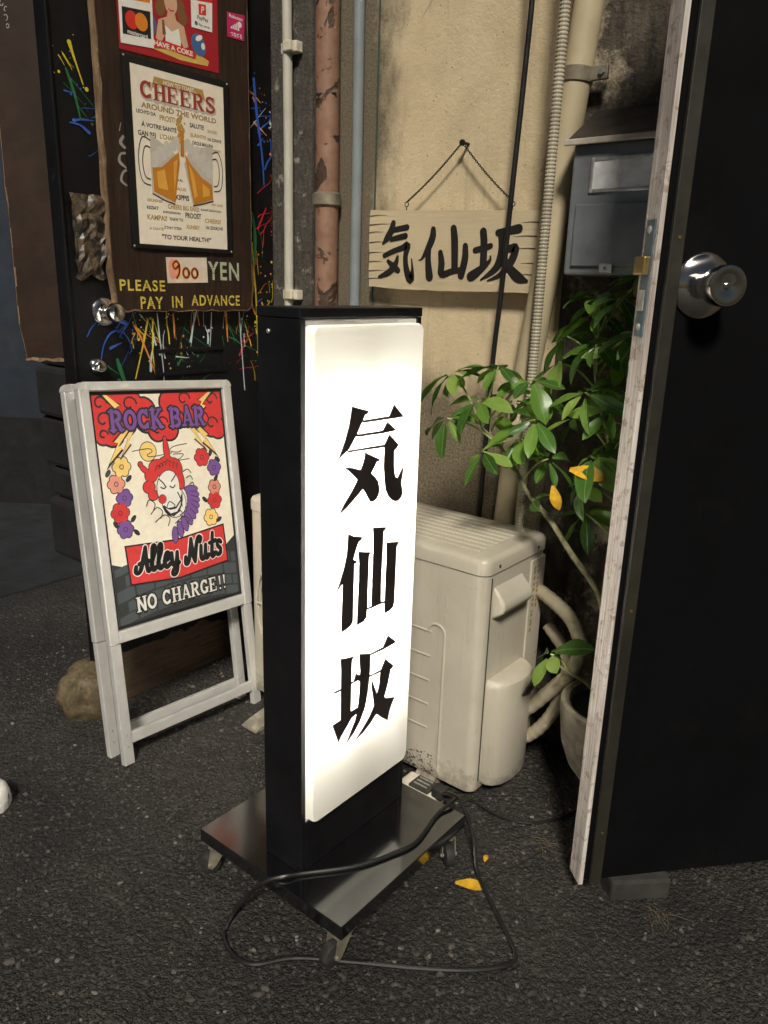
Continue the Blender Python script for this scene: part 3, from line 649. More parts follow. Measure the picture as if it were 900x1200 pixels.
GL = {"ki":[[[100,961],[141,950],[139,947],[133,946],[128,938],[112,915],[94,894],[68,879],[84,907],[93,930],[98,950]],[[127,936],[198,935],[210,954],[238,931],[200,932],[129,933]],[[114,914],[181,912],[193,926],[218,909],[182,909],[116,911],[112,912]],[[91,890],[187,887],[199,903],[225,882],[222,878],[214,874],[214,863],[215,844],[217,831],[221,822],[227,821],[235,830],[244,841],[242,831],[237,809],[241,799],[243,790],[239,783],[231,779],[223,779],[212,784],[202,793],[194,806],[190,823],[187,848],[187,884],[92,888]],[[135,882],[140,878],[174,863],[173,861],[166,861],[162,854],[151,842],[162,834],[171,825],[175,814],[175,803],[169,794],[158,791],[152,792],[147,798],[139,810],[131,819],[115,809],[92,795],[70,784],[84,800],[103,819],[117,837],[111,843],[97,855],[82,864],[102,859],[124,852],[130,862],[134,872]]],"sen":[[[96,745],[108,738],[132,731],[131,728],[123,726],[115,711],[109,695],[119,690],[118,688],[112,688],[112,666],[111,579],[105,573],[94,570],[82,569],[82,591],[84,644],[84,659],[80,658],[64,644],[75,661],[86,685],[93,708],[95,730]],[[124,706],[158,697],[155,695],[152,693],[151,654],[150,593],[149,576],[142,570],[123,568],[124,592],[126,653],[126,685]],[[149,593],[164,591],[188,592],[200,590],[201,587],[190,589],[166,589],[150,590]],[[161,742],[198,734],[195,730],[191,729],[190,690],[188,635],[189,592],[163,591],[163,642],[164,696],[163,728]],[[201,704],[237,697],[236,694],[231,691],[230,646],[229,580],[226,571],[217,567],[202,566],[201,586],[202,640],[203,680]]],"zaka":[[[81,516],[118,508],[111,503],[110,458],[110,398],[128,399],[129,388],[114,385],[96,370],[84,359],[78,352],[71,370],[62,392],[84,393],[83,452],[83,497]],[[64,458],[83,457],[83,454],[66,455]],[[110,459],[117,458],[123,474],[128,467],[137,462],[137,451],[128,456],[118,456],[111,456]],[[132,507],[163,496],[163,466],[161,438],[157,411],[150,388],[137,367],[120,351],[97,335],[110,353],[123,374],[129,390],[132,408],[135,440],[135,472]],[[161,497],[200,496],[214,515],[240,493],[205,492],[169,493],[161,494]],[[161,452],[195,450],[196,447],[162,449]],[[195,450],[208,468],[233,445],[232,442],[225,440],[219,415],[208,387],[215,381],[241,372],[234,364],[227,351],[221,332],[203,346],[186,362],[168,349],[145,338],[125,332],[145,346],[164,362],[179,382],[174,404],[169,426],[167,446],[175,427],[186,404],[192,421]]]}
def fatten(P, e=.0011):                    # outline pushed outwards a little, as cut film
    n = len(P); ar = sum(P[i][0]*P[(i+1) % n][1]-P[(i+1) % n][0]*P[i][1] for i in range(n)); sg = 1 if ar > 0 else -1; out = []
    for i in range(n):
        a, b, c = Vector(P[i-1]), Vector(P[i]), Vector(P[(i+1) % n]); d1 = (b-a).normalized(); d2 = (c-b).normalized()
        n1 = Vector((d1.y, -d1.x))*sg; n2 = Vector((d2.y, -d2.x))*sg; m = n1+n2; m = m/max(.55, m.length_squared/2) if m.length > .1 else n1; out.append(tuple(b+m*e))
    return out
for nm in ('ki', 'sen', 'zaka'):
    for side, par in ((1, p1), (-1, p2)):
        g = FMB()
        for k, pl in enumerate(GL[nm]):
            if side > 0: g.poly(fatten([(a/1000+BY0, b/1000) for a, b in pl]), lambda a, b: (-.8175+.00003*k, a, b))
            else: g.poly(fatten([(a/1000+BY0, b/1000) for a, b in pl]), lambda a, b: (-.9375-.00003*k, 2*.985-a, b))
        g.build('lettering', 'film_brown', par)
MB().lathe((-.905, BY0, 1.079), (0, -1, 0), [(-.001, .004), (.0015, .0038), (.0025, .0025)], 12).build('screw', 'zinc', t)
PX0, PX1, PY0, PY1 = -1.0767, -.6964, .7929, 1.1785
MB().box(PX0, PX1, PY0, PY1, PZ-.028, PZ).build('base_plate', 'black_plate', t, bevel=.0018)
for (x, y, an) in ((PX0+.024, PY0+.024, 235), (PX1-.024, PY0+.024, 262), (PX1-.024, PY1-.03, 320), (PX0+.03, PY1-.03, 120)):
    top = PZ-.0285; a = R(an); dv = Vector((math.cos(a), math.sin(a), 0)); sv = Vector((-dv.y, dv.x, 0)); c = Vector((x, y, .0235))+dv*.018
    cs = MB().box(x-.022, x+.022, y-.022, y+.022, top-.003, top).build('caster', 'zinc', t, bevel=.001)
    MB().lathe((x, y, top-.012), (0, 0, 1), [(0, .013), (.002, .0165), (.006, .0165), (.009, .012)], 18).build('swivel', 'zinc', cs, smooth=True)
    g = MB()
    for sg in (-1, 1):
        o = sv*(sg*.0135); pr = [(-.016, top-.012), (.016, top-.012), (.022, .021), (.014, .014), (.006, .021)]
        f = lambda u, z, e: Vector((x, y, 0))+dv*u+o+sv*e+Vector((0, 0, z))
        g.prism(pr, lambda u, z: f(u, z, -.0012), lambda u, z: f(u, z, .0012))
    q = Vector((x, y, top-.0125)); g.add([q+dv*u+sv*v+Vector((0, 0, w_)) for u in (-.016, .016) for v in (-.0147, .0147) for w_ in (-.0015, .001)], [(0, 1, 3, 2), (4, 6, 7, 5), (0, 4, 5, 1), (2, 3, 7, 6), (0, 2, 6, 4), (1, 5, 7, 3)])
    g.build('fork', 'clamp_metal', cs)
    MB().lathe(c-sv*.0105, sv, [(0, .017), (.002, .0225), (.004, .0235), (.017, .0235), (.019, .0225), (.021, .017)], 24).build('wheel', 'rubber', cs, smooth=True)
    MB().tube([c-sv*.017, c+sv*.017], .0035, 8).build('axle', 'zinc', cs)
    b = c-dv*.012+Vector((0, 0, .028)); MB().add([b+dv*u+sv*v+Vector((0, 0, w_)) for u, w_ in ((-.030, -.012), (-.028, -.0095), (.006, .0), (.006, .003)) for v in (-.009, .009)], [(0, 1, 3, 2), (2, 3, 7, 6), (0, 2, 6, 4), (1, 5, 7, 3), (0, 4, 5, 1), (4, 6, 7, 5)]).build('brake_lever', 'zinc', cs)

# power lead and socket block
cpts = [(-.800, 1.262, .045), (-.765, 1.235, .075), (-.737, 1.195, .108), (-.74, 1.138, .104), (-.724, 1.045, .104), (-.739, .985, .104), (-.772, .913, .104), (-.831, .838, .1045), (-.853, .806, .106), (-.880, .782, .092), (-.912, .760, .05), (-.925, .740, .015),
        (-.910, .712, .006), (-.864, .695, .006), (-.822, .706, .006), (-.776, .763, .006), (-.685, .828, .006), (-.594, .89, .006), (-.515, .954, .006), (-.478, 1.008, .006), (-.502, 1.042, .006), (-.575, 1.096, .006), (-.640, 1.145, .012), (-.678, 1.185, .05), (-.710, 1.196, .094), (-.732, 1.206, .108), (-.775, 1.232, .085), (-.812, 1.258, .047)]
cpts = [(x, y, z if z > .01 else gz(x, y)+.0055) for x, y, z in cpts]
a = thing('power_cord', 'black power cord looped over the sign base and the asphalt', 'cord', (-.72, .95, 0))
MB().tube(smooth_pts(cpts, 7), .0042, 8).build('cord', 'cable_black', a, smooth=True)
g = MB(); g.box(-.832, -.800, 1.246, 1.272, .041, .068); g.build('plug', 'rubber', a, bevel=.005)
a = thing('socket_block', 'dirty cream extension socket lying between sign base and air conditioner', 'socket', (-.86, 1.27, .0))
MB().box(-.925, -.822, 1.236, 1.300, .006, .040).build('socket_case', 'tap_white', a, bevel=.005)
MB().box(-.895, -.84, 1.245, 1.29, .0405, .0475).build('socket_face', 'ac_dark', a, bevel=.003)
for y in (1.256, 1.268, 1.280): MB().box(-.886, -.850, y-.0018, y+.0018, .048, .0505).build('contact', 'zinc', a)
a = thing('loose_cable', 'thin black cable lying under the air conditioner side by the wooden door edge', 'cable', (-.64, 1.36, 0))
MB().tube(smooth_pts([(-.78, 1.34, .004), (-.70, 1.334, .005), (-.654, 1.348, .005), (-.6225, 1.373, .005), (-.591, 1.423, .005), (-.56, 1.50, .005), (-.50, 1.58, .005)], 5), .0035, 7).build('cable_run', 'cable_black', a, smooth=True)

# ------------------------------------------------------------------ right-hand open door
a_ = math.atan2(.751, .66)
t = bpy.data.objects.new('open_door', None); COL.objects.link(t); t.location = (-.45, 1.2257, 0); t.rotation_euler = (0, 0, a_)
tag(t, 'open black wooden door with whitish worn edge and round steel knob', 'door')
# local: x along the door from the latch edge, -y towards the viewer, y thickness
D = dict(world=False)
DT = .053
MB().box(.004, .66, .004, DT-.004, .045, 2.05).build('slab', 'door_black', t, bevel=.002, **D)
g = MB(); n = 40; pts = []
for k in range(n+1):
    z = .032+2.02*k/n; e = .0022*noise.noise(Vector((z*9, 0, 1)))+.0012*noise.noise(Vector((z*40, 3, 1))); f = .0022*noise.noise(Vector((z*9, 7, 1)))
    g.v += [(-.005+e*.4, .008+.3*e, z), (-.005+f*.4, DT-.002+f, z), (.0035, DT-.003, z), (.0035, .008, z)]
    if k:
        for q in range(4): g.f.append(((k-1)*4+q, (k-1)*4+(q+1) % 4, k*4+(q+1) % 4, k*4+q))
g.f += [(0, 1, 2, 3), (n*4+3, n*4+2, n*4+1, n*4)]
g.build('edge_strip', 'door_edge', t, smooth=True, **D)
MB().box(.0115, .034, -.006, .0035, .042, 2.05).build('trim_strip', 'olive_strip', t, bevel=.0015, **D)
for z in (.16, 1.235, .62): MB().lathe((.024, -.006, z), (0, -1, 0), [(0, .003), (.001, .0026)], 8).build('nail_head', 'brass', t, **D)
fp = MB().box(-.0075, -.0035, .016, .042, 1.085, 1.262).build('face_plate', 'lock_blue', t, bevel=.001, **D)
for z in (1.100, 1.247): MB().lathe((-.0076, .029, z), (-1, 0, 0), [(0, .006), (.002, .0045)], 12).build('screw', 'zinc', fp, **D)
MB().box(-.0092, -.0072, .021, .038, 1.125, 1.157).build('dead_bolt', 'zinc', fp, bevel=.0008, **D)
MB().add([(-.004, .019, 1.180), (-.004, .040, 1.180), (-.022, .040, 1.180), (-.016, .019, 1.180), (-.004, .019, 1.207), (-.004, .040, 1.207), (-.022, .040, 1.207), (-.016, .019, 1.207)], [(0, 3, 2, 1), (4, 5, 6, 7), (0, 1, 5, 4), (1, 2, 6, 5), (2, 3, 7, 6), (3, 0, 4, 7)]).build('latch_bolt', 'brass', fp, bevel=.0015, **D)
kb = MB().lathe((.078, .0035, 1.166), (0, -1, 0), [(0, .050), (.003, .050), (.008, .045), (.011, .032), (.014, .022)], 40).build('rose', 'brushed', t, smooth=True, **D)
MB().lathe((.078, -.012, 1.166), (0, -1, 0), [(0, .020), (.014, .0195), (.020, .024), (.030, .0300), (.050, .0305), (.054, .0295), (.0545, .027), (.0505, .006), (.0525, .004), (.053, .001)], 40).build('knob', 'brushed', kb, smooth=True, **D)

a = thing('concrete_block', 'small rough concrete block on the ground under the open door', 'block', (-.36, 1.29, 0))
dd = Vector((.66, .751, 0)); nn = Vector((-.751, .66, 0)); g = MB(); b0 = Vector((-.405, 1.262, 0))
g.add([b0+dd*u+nn*v+Vector((0, 0, z)) for z in (-.01, .045) for u, v in ((0, 0), (.12, -.01), (.135, .09), (0, .09))], [(0, 3, 2, 1), (4, 5, 6, 7), (0, 1, 5, 4), (1, 2, 6, 5), (2, 3, 7, 6), (3, 0, 4, 7)])
g.build('block_body', 'block_grey', a, bevel=.006)
rnd = random.Random(11)
def twig(x, y, an, ln, par):
    g = MB(); p = [(x, y, .004)]
    for k in range(5): an += rnd.uniform(-.3, .3); x += math.cos(an)*ln/5; y += math.sin(an)*ln/5; p.append((x, y, .004+rnd.uniform(0, .010)))
    g.tube(p, [.0006, .0006, .0006, .0005, .0004, .0003], 5).build('twig', 'straw', par)
a = thing('twig_litter', 'few dry straw-coloured twigs by the foot of the open door edge', 'twigs', (-.57, 1.31, 0))
for k in range(6): twig(-.60+rnd.uniform(-.02, .03), 1.315+rnd.uniform(-.02, .02), rnd.uniform(-.6, .4), rnd.uniform(.05, .09), a)
a = thing('twig_litter', 'tuft of dry grass stems by the concrete block', 'twigs', (-.31, 1.28, 0))
for k in range(9): twig(-.325+rnd.uniform(-.025, .025), 1.285+rnd.uniform(-.02, .02), rnd.uniform(-1.6, .6), rnd.uniform(.03, .07), a)

# ------------------------------------------------------------------ umbrella plant
def leaf_mesh(seed):
    rn = random.Random(seed); L = .098; W = .0185*rn.uniform(.9, 1.2); me = bpy.data.meshes.new('leaf'); v = []; f = []; n = 8
    dr = rn.uniform(.15, .5); cup = rn.uniform(.15, .45)
    for i in range(n+1):
        u = i/n; wd = W*(math.sin(math.pi*min(1, u**1.25*.93+.05)))**.8*(1.0 if u < .97 else .3)
        x = L*u; z = -dr*L*u*u*.6
        for s_ in (-1, -.5, 0, .5, 1): v.append((x, s_*wd, z+abs(s_)*wd*cup+.0012*math.sin(u*9+s_*2)))
    for i in range(n):
        for k in range(4): a = i*5+k; f.append((a, a+1, a+6, a+5))
    me.from_pydata(v, [], f); me.materials.append(MATS['leaf'])
    for p in me.polygons: p.use_smooth = True
    return me
LM = [leaf_mesh(k) for k in range(5)]; LY = LM[0].copy(); LY.materials.clear(); LY.materials.append(MATS['leaf_yellow'])
t = thing('umbrella_plant', 'leafy green umbrella plant with a slim bare stem beside the air conditioner', 'plant', (-.56, 1.46, .3))
TR = [(-.520, 1.475, .27), (-.548, 1.47, .42), (-.577, 1.46, .54), (-.643, 1.45, .618), (-.699, 1.45, .681), (-.755, 1.45, .7275), (-.79, 1.445, .778), (-.826, 1.43, .829), (-.86, 1.41, .866)]
MB().tube(smooth_pts(TR, 5), [.0085-.0055*k/40 for k in range(41)], 10).build('stem', 'bark', t, smooth=True)
TR2 = [(-.515, 1.49, .27), (-.53, 1.50, .5), (-.57, 1.51, .72), (-.62, 1.52, .86), (-.66, 1.52, .98), (-.67, 1.52, 1.06)]
MB().tube(smooth_pts(TR2, 5), [.008-.004*k/25 for k in range(26)], 10).build('stem', 'bark', t, smooth=True)
TR3 = [(-.55, 1.46, .31), (-.575, 1.44, .345), (-.61, 1.42, .365), (-.642, 1.40, .392)]
MB().tube(smooth_pts(TR3, 4), [.0055-.003*k/12 for k in range(13)], 8).build('stem', 'bark', t, smooth=True)
HUBS = [(-.923, 1.38, .978, 8, 0), (-.835, 1.42, .996, 7, 0), (-.917, 1.36, .884, 7, 0), (-.868, 1.40, .924, 8, 0), (-.835, 1.38, .821, 7, 0), (-.778, 1.42, .852, 8, 0), (-.771, 1.45, .973, 8, 0), (-.718, 1.45, .813, 7, 0),
        (-.636, 1.42, .963, 8, 1), (-.601, 1.40, .844, 8, 1), (-.64, 1.45, .771, 6, 1), (-.752, 1.46, .713, 3, 0), (-.636, 1.48, .706, 6, 1), (-.646, 1.40, .404, 5, 2), (-.691, 1.54, 1.105, 8, 1), (-.758, 1.57, 1.058, 7, 1),
        (-.628, 1.52, 1.141, 8, 1), (-.619, 1.52, 1.034, 8, 1), (-.757, 1.54, 1.006, 7, 1), (-.842, 1.50, .916, 6, 0), (-.706, 1.54, .893, 7, 1), (-.595, 1.45, .932, 7, 1), (-.66, 1.50, 1.05, 8, 1), (-.56, 1.47, 1.08, 8, 1), (-.70, 1.58, 1.14, 8, 1), (-.60, 1.57, 1.19, 8, 1), (-.66, 1.60, .95, 8, 1), (-.575, 1.52, .885, 8, 1), (-.80, 1.54, .93, 8, 0), (-.73, 1.40, .90, 7, 0)]
rnd = random.Random(21)
trunks = [[Vector(p) for p in smooth_pts(q, 4)] for q in (TR, TR2, TR3)]
for hx, hy, hz, n, which in HUBS:
    h = Vector((hx, hy, hz)); cand = trunks[which][3:]
    base = min(cand, key=lambda p: (p-h).length + max(0, p.z-h.z+.06)*2)
    m = (base+h)/2+Vector((0, 0, .012)); MB().tube(smooth_pts([tuple(base), tuple(m), tuple(h)], 4), [.0022]*8+[.0017], 6).build('petiole', 'petiole', t)
    ax = ((h-base).normalized()+Vector((rnd.uniform(-.3, .1), -.45, .9))).normalized(); e = ax.orthogonal().normalized(); f = ax.cross(e); a0 = rnd.uniform(0, 6.28)
    for k in range(n):
        a = a0+2*math.pi*k/n+rnd.uniform(-.25, .25); el = rnd.uniform(-.6, .12)
        dr = ((e*math.cos(a)+f*math.sin(a))*math.cos(el)+ax*math.sin(el)); sd = ax.cross(dr).normalized(); up = dr.cross(sd); tw = rnd.uniform(-.5, .5)*(0 if which == 2 else 1); sd, up = sd*math.cos(tw)+up*math.sin(tw), up*math.cos(tw)-sd*math.sin(tw); sd = sd*(rnd.uniform(.78, 1.22) if which != 2 else 1.45); up = up*rnd.uniform(.5, 1.9)
        sc = rnd.uniform(.48, .92)*(1.0 if which == 2 else 1)
        o = bpy.data.objects.new('leaf', rnd.choice(LM)); COL.objects.link(o); o.parent = t
        st = h+dr*.012-OFF[t.name]
        o.matrix_local = Matrix(((dr.x*sc, sd.x*sc, up.x*sc, st.x), (dr.y*sc, sd.y*sc, up.y*sc, st.y), (dr.z*sc, sd.z*sc, up.z*sc, st.z), (0, 0, 0, 1)))
for (p, dr, sc) in (((-.63, 1.37, .818), (.9, -.1, .05), .75), ((-.677, 1.40, .772), (.3, .0, -.9), .55)):
    o = bpy.data.objects.new('leaf', LY); COL.objects.link(o); o.parent = t; dr = Vector(dr).normalized(); sd = Vector((0, -.7, .7)).cross(dr).normalized(); up = dr.cross(sd); st = Vector(p)-OFF[t.name]
    o.matrix_local = Matrix(((dr.x*sc, sd.x*sc, up.x*sc, st.x), (dr.y*sc, sd.y*sc, up.y*sc, st.y), (dr.z*sc, sd.z*sc, up.z*sc, st.z), (0, 0, 0, 1)))
    o['label'] = 'withered yellow leaf'
a = thing('flower_pot', 'weathered stone flower pot half hidden behind the open door edge', 'pot', (-.515, 1.48, 0))
MB().lathe((-.515, 1.48, .10), (0, 0, 1), [(0, .050), (.012, .066), (.05, .094), (.10, .112), (.15, .118), (.185, .122), (.20, .121), (.204, .113), (.20, .104), (.18, .100)], 40).build('pot_body', 'stone_pot', a, smooth=True)
MB().lathe((-.515, 1.48, .284), (0, 0, 1), [(0, .098), (.004, .09)], 24).build('soil', 'dark_stone', a)
MB().lathe((-.515, 1.48, 0), (0, 0, 1), [(0, .06), (.03, .05), (.099, .048)], 24).build('pot_stand', 'dark_stone', a, smooth=True)
def ground_leaf(x, y, an, sc, label):
    me = LY; o = bpy.data.objects.new('fallen_leaf', me); COL.objects.link(o); o.location = (x, y, gz(x, y)+.006); o.rotation_euler = (.12, -.05, an); o.scale = (sc, sc, sc*.6)
    tag(o, label, 'leaf')
ground_leaf(-.662, 1.098, .55, .62, 'fallen yellow leaf with its tip inside the cord loop')
ground_leaf(-.648, 1.185, 1.9, .26, 'tiny fallen yellow leaf behind the caster of the sign base')

# ------------------------------------------------------------------ folded A-frame sign
t = bpy.data.objects.new('a_frame_sign', None); COL.objects.link(t)
tag(t, 'folded aluminium A-frame sign with colourful bar poster leaning on the door', 'sign')
s_ = Vector((-.01917, .99789, -.06202)); t_ = Vector((-.18120, .05754, .98176)); n_ = Vector((.98326, .03006, .17972))
t.matrix_world = Matrix(((s_.x, t_.x, n_.x, -1.4963), (s_.y, t_.y, n_.y, .8976), (s_.z, t_.z, n_.z, .0), (0, 0, 0, 1)))
# local: x across, y up, z towards the viewer
def rail(g, x0, x1, y0, y1, z0=-.016, z1=.004): g.box(x0, x1, y0, y1, z0, z1)
def aluframe(par, zo, poster):
    S0, S1, T0, T1 = -.010, .449, .305, .936; wv = .031
    for (x0, x1, y0, y1) in ((S0+.018, S1-.018, T1-.022, T1), (S0+.0285, S1-.0285, T0, T0+.030), (S0, S0+.028, T0, T1-.018), (S1-.028, S1, T0, T1-.018)):
        o = MB(); o.box(x0, x1, y0, y1, zo-.016, zo+.004); o.build('frame_rail', 'aluminium', par, bevel=.0035, seg=3, **D)
    for x, sg in ((S0, 1), (S1, -1)):
        pr = [(x, T1-.0185)] + [(x+sg*(.018-.018*math.cos(R(a))), T1-.018+.018*math.sin(R(a))) for a in range(0, 91, 15)] + [(x+sg*.018, T1-.0185)]
        MB().prism(pr, lambda a, b: (a, b, zo-.0165), lambda a, b: (a, b, zo+.0045)).build('corner_cap', 'aluminium', par, smooth=True, **D)
    for x0, x1 in ((S0+.002, S0+.030), (S1-.030, S1-.002)):
        MB().box(x0, x1, 0, T0-.001, zo-.015, zo+.002).build('leg', 'aluminium', par, bevel=.002, **D)
    MB().box(S0+.031, S1-.031, .050, .078, zo-.014, zo+.001).build('stretcher', 'aluminium', par, bevel=.002, **D)
    for x in (S0+.016, S1-.016):
        for y in (.045, .075): MB().lathe((x, y, zo+.002), (0, 0, 1), [(0, .003), (.001, .0025)], 8).build('rivet', 'zinc', par, **D)
    MB().box(S0+.0285, S1-.0285, T0+.031, T1-.023, zo-.012, zo-.006).build('backing_sheet', 'p_black', par, **D)
aluframe(t, 0, True)
aluframe(t, -.062, False)
for x in (.02, .42):
    g = MB(); g.box(x-.006, x+.006, .90, .925, -.058, -.0165); g.build('hinge', 'zinc', t, **D)
PL = [0]
def pz(z): return lambda a, b: (a, b, -.0055+.00022*z)
pap = FMB().poly([(.0195, .338), (.4195, .338), (.4195, .912), (.0195, .912)], pz(0)); pap.build('poster_border', 'p_black', t, **D)
pp = FMB().poly([(.026, .345), (.413, .345), (.413, .904), (.026, .904)], pz(1)).build('poster', 'p_cream', t, **D)
def clusters(g, gap=.003, most=30):     # separate the pieces of one print so that each is its own part
    par = list(range(len(g.v)))
    def find(i):
        while par[i] != i: par[i] = par[par[i]]; i = par[i]
        return i
    for f in g.f:
        for q in f[1:]: par[find(q)] = find(f[0])
    bb = {}
    for i, v in enumerate(g.v):
        b = bb.setdefault(find(i), [list(v), list(v)])
        for k in range(3): b[0][k] = min(b[0][k], v[k]); b[1][k] = max(b[1][k], v[k])
    keys = list(bb)
    if len(keys) > 900: return [g]
    for a in range(len(keys)):
        for b in range(a):
            A, B = bb[keys[a]], bb[keys[b]]
            if all(A[0][k] <= B[1][k]+gap and B[0][k] <= A[1][k]+gap for k in range(3)): par[find(keys[a])] = find(keys[b])
    out = {}
    for f in g.f:
        m = out.setdefault(find(f[0]), FMB()); b = len(m.v); m.v += [g.v[i] for i in f]; m.f.append(tuple(range(b, b+len(f))))
    return list(out.values()) if 1 < len(out) <= most else [g]
def pr(mat, z, fn):
    g = FMB(); fn(g, pz(z))
    for q in clusters(g): q.build('poster_print', mat, pp, **D)
cl = lambda x, y: (max(.026, min(.413, x)), max(.345, min(.904, y)))
cloud = [(.045, .885, .032), (.085, .893, .030), (.125, .880, .036), (.165, .862, .032), (.05, .845, .036), (.07, .812, .030), (.045, .810, .022), (.105, .84, .035), (.20, .812, .026), (.235, .812, .026), (.215, .83, .03), (.25, .88, .034), (.29, .888, .035), (.335, .885, .036), (.38, .885, .036), (.40, .86, .03), (.375, .82, .034), (.395, .806, .026), (.345, .835, .034), (.30, .85, .034), (.265, .845, .03), (.17, .84, .03)]
pr('p_dgrey', 2, lambda g, f: [g.poly([cl(*q) for q in disc(x, y, r+.0055)], f) for x, y, r in cloud])
pr('p_red', 3, lambda g, f: [g.poly([cl(*q) for q in disc(x, y, r)], f) for x, y, r in cloud])
def swirls(g, f):
    for x, y, r in cloud[::2]: stroke(g, [(*cl(x+r*.62*math.cos(k*.55)*(1-k*.07), y+r*.62*math.sin(k*.55)*(1-k*.07)), .0048) for k in range(11)], f, False)
pr('p_dgrey', 4, swirls)
def bolts(g, f, fat):
    for (x, y, sx, sy) in ((.085, .862, 1, 1), (.352, .868, -1, 1), (.085, .775, -1, 1), (.112, .785, -.7, .8), (.345, .775, 1, 1), (.318, .785, .8, .8)):
        P = [(-.020, .046), (.014, .016), (.003, .013), (.032, -.034), (-.008, .0), (.004, .004), (-.030, .042)]
        mx = sum(p[0] for p in P)/7; my = sum(p[1] for p in P)/7
        g.poly([cl(x+sx*((p[0]-mx)*fat+mx), y+sy*((p[1]-my)*fat+my)) for p in P], f)
pr('p_dgrey', 5, lambda g, f: bolts(g, f, 1.35)); pr('p_yellow', 6, lambda g, f: bolts(g, f, 1.0))
pr('p_dgrey', 7, lambda g, f: slab_text(g, 'ROCK BAR', .066, .352, .818, .866, f, .22)); pr('p_purple', 8, lambda g, f: slab_text(g, 'ROCK BAR', .066, .352, .818, .866, f, .02))
# flowers
FL = [(.084, .730, 'p_yellow', .026), (.064, .690, 'p_pink', .024), (.082, .654, 'p_purple', .023), (.066, .619, 'p_red', .026), (.075, .577, 'p_purple', .023), (.330, .732, 'p_red', .025), (.368, .701, 'p_purple', .023), (.362, .648, 'p_pink', .021), (.358, .612, 'p_red', .024), (.340, .568, 'p_yellow', .024)]
def flowers(mat):
    def fn(g, f):
        for x, y, m, r in FL:
            if mat in (m, 'o'):
                for k in range(6): g.poly(disc(x+r*.58*math.cos(k*1.047), y+r*.58*math.sin(k*1.047), r*.40+(.0024 if mat == 'o' else 0), n=10), f)
                g.poly(disc(x, y, r*.4, n=10), f)
    return fn
pr('p_dgrey', 2, flowers('o'))
for m in ('p_yellow', 'p_pink', 'p_purple', 'p_red'): pr(m, 3, flowers(m))
pr('p_dgrey', 4, lambda g, f: [[stroke(g, [(x+.0055*math.cos(k*.63), y+.0055*math.sin(k*.63), .002) for k in range(11)], f, False) for x, y, m, r in FL], [g.poly(disc(x, y, .011, .006, ro, 10), f) for x, y, ro in ((.045, .718, .9), (.10, .70, .7), (.10, .60, .8), (.05, .592, -1), (.105, .565, -.8), (.36, .742, 1.2), (.382, .722, -.7), (.325, .618, -.8), (.37, .672, .9), (.366, .558, .5))]][0] and None)
# moon with drifting lines
pr('p_dgrey', 2, lambda g, f: g.poly(disc(.164, .761, .0255, n=24), f)); pr('p_yellow', 3, lambda g, f: g.poly(disc(.164, .761, .0235, n=24), f))
def mist(g, f):
    for P in ([(.118, .765), (.165, .768), (.176, .760), (.160, .752), (.175, .747), (.235, .752)], [(.228, .760), (.245, .768), (.286, .772)], [(.23, .757), (.25, .752), (.266, .755)], [(.238, .748), (.27, .746), (.262, .737), (.25, .731), (.289, .732)]): stroke(g, smooth_pts([(a, b, .0022) for a, b in P], 4), f, False)
pr('p_dgrey', 4, mist)
# plain jester head as the picture in the middle
def blobs(L, grow=0): return lambda g, f: [g.poly(disc(x, y, rx+grow, ry+grow, ro, 20), f) for x, y, rx, ry, ro in L]
hair = [(.165, .700, .018, .016, 0), (.155, .672, .017, .015, 0), (.165, .650, .014, .012, 0), (.185, .718, .024, .020, 0), (.215, .724, .026, .020, 0), (.240, .712, .020, .026, .3), (.250, .685, .012, .03, .2), (.137, .731, .006, .006, 0), (.147, .717, .006, .016, .8), (.217, .789, .005, .006, 0), (.219, .757, .0075, .034, .05)]
pr('p_dgrey', 5, blobs(hair, .0025)); pr('p_red', 6, blobs(hair))
ruff = [(.283-.06*(k/9)**2*1.1+.012*math.sin(k*.35), .652-.0125*k, .021, .0085, -.1-.17*k) for k in range(10)]
pr('p_dgrey', 5, blobs(ruff, .0022)); pr('p_purple', 6, blobs(ruff))
pr('p_dgrey', 6.6, lambda g, f: [stroke(g, [((a[0]+b[0])/2+q*.019*math.cos((a[4]+b[4])/2), (a[1]+b[1])/2+q*.019*math.sin((a[4]+b[4])/2), .0022) for q in (-.4, 1)], f, False) for a, b in zip(ruff, ruff[1:])] and None)
face = [(.212, .664, .034, .044, -.2), (.225, .625, .036, .040, .3)]
pr('p_dgrey', 7, blobs(face, .0022)); pr('p_white', 8, blobs(face)); 
def feat(g, f):
    for P in ([(.185, .690), (.197, .678), (.203, .668)], [(.222, .678), (.234, .690), (.240, .698)], [(.188, .668), (.198, .663), (.206, .668)], [(.216, .668), (.226, .662), (.234, .669)], [(.192, .620), (.212, .604), (.238, .612), (.250, .640)], [(.200, .605), (.218, .592), (.240, .600)], [(.238, .650), (.246, .63), (.248, .61)]): stroke(g, smooth_pts([(a, b, .0035) for a, b in P], 4), f, False)
    for k in range(6): stroke(g, smooth_pts([(.140+.02*k-.01*(k % 3), .625-.022*(k % 3)-.012*(k//3), .0026), (.150+.02*k, .640-.022*(k % 3)-.012*(k//3), .0026), (.166+.02*k, .628-.022*(k % 3)-.012*(k//3), .0026), (.158+.02*k, .610-.022*(k % 3), .0026)], 4), f, False)
    for k in range(3): stroke(g, smooth_pts([(.262+.008*k, .700-.018*k, .0026), (.278+.006*k, .705-.018*k, .0026), (.288+.003*k, .694-.018*k, .0026)], 4), f, False)
    for k in range(7): stroke(g, smooth_pts([(.178+.011*k, .722-.004*abs(k-3), .002), (.186+.010*k, .736-.004*abs(k-3), .002), (.196+.009*k, .730-.004*abs(k-3), .002)], 3), f, False)
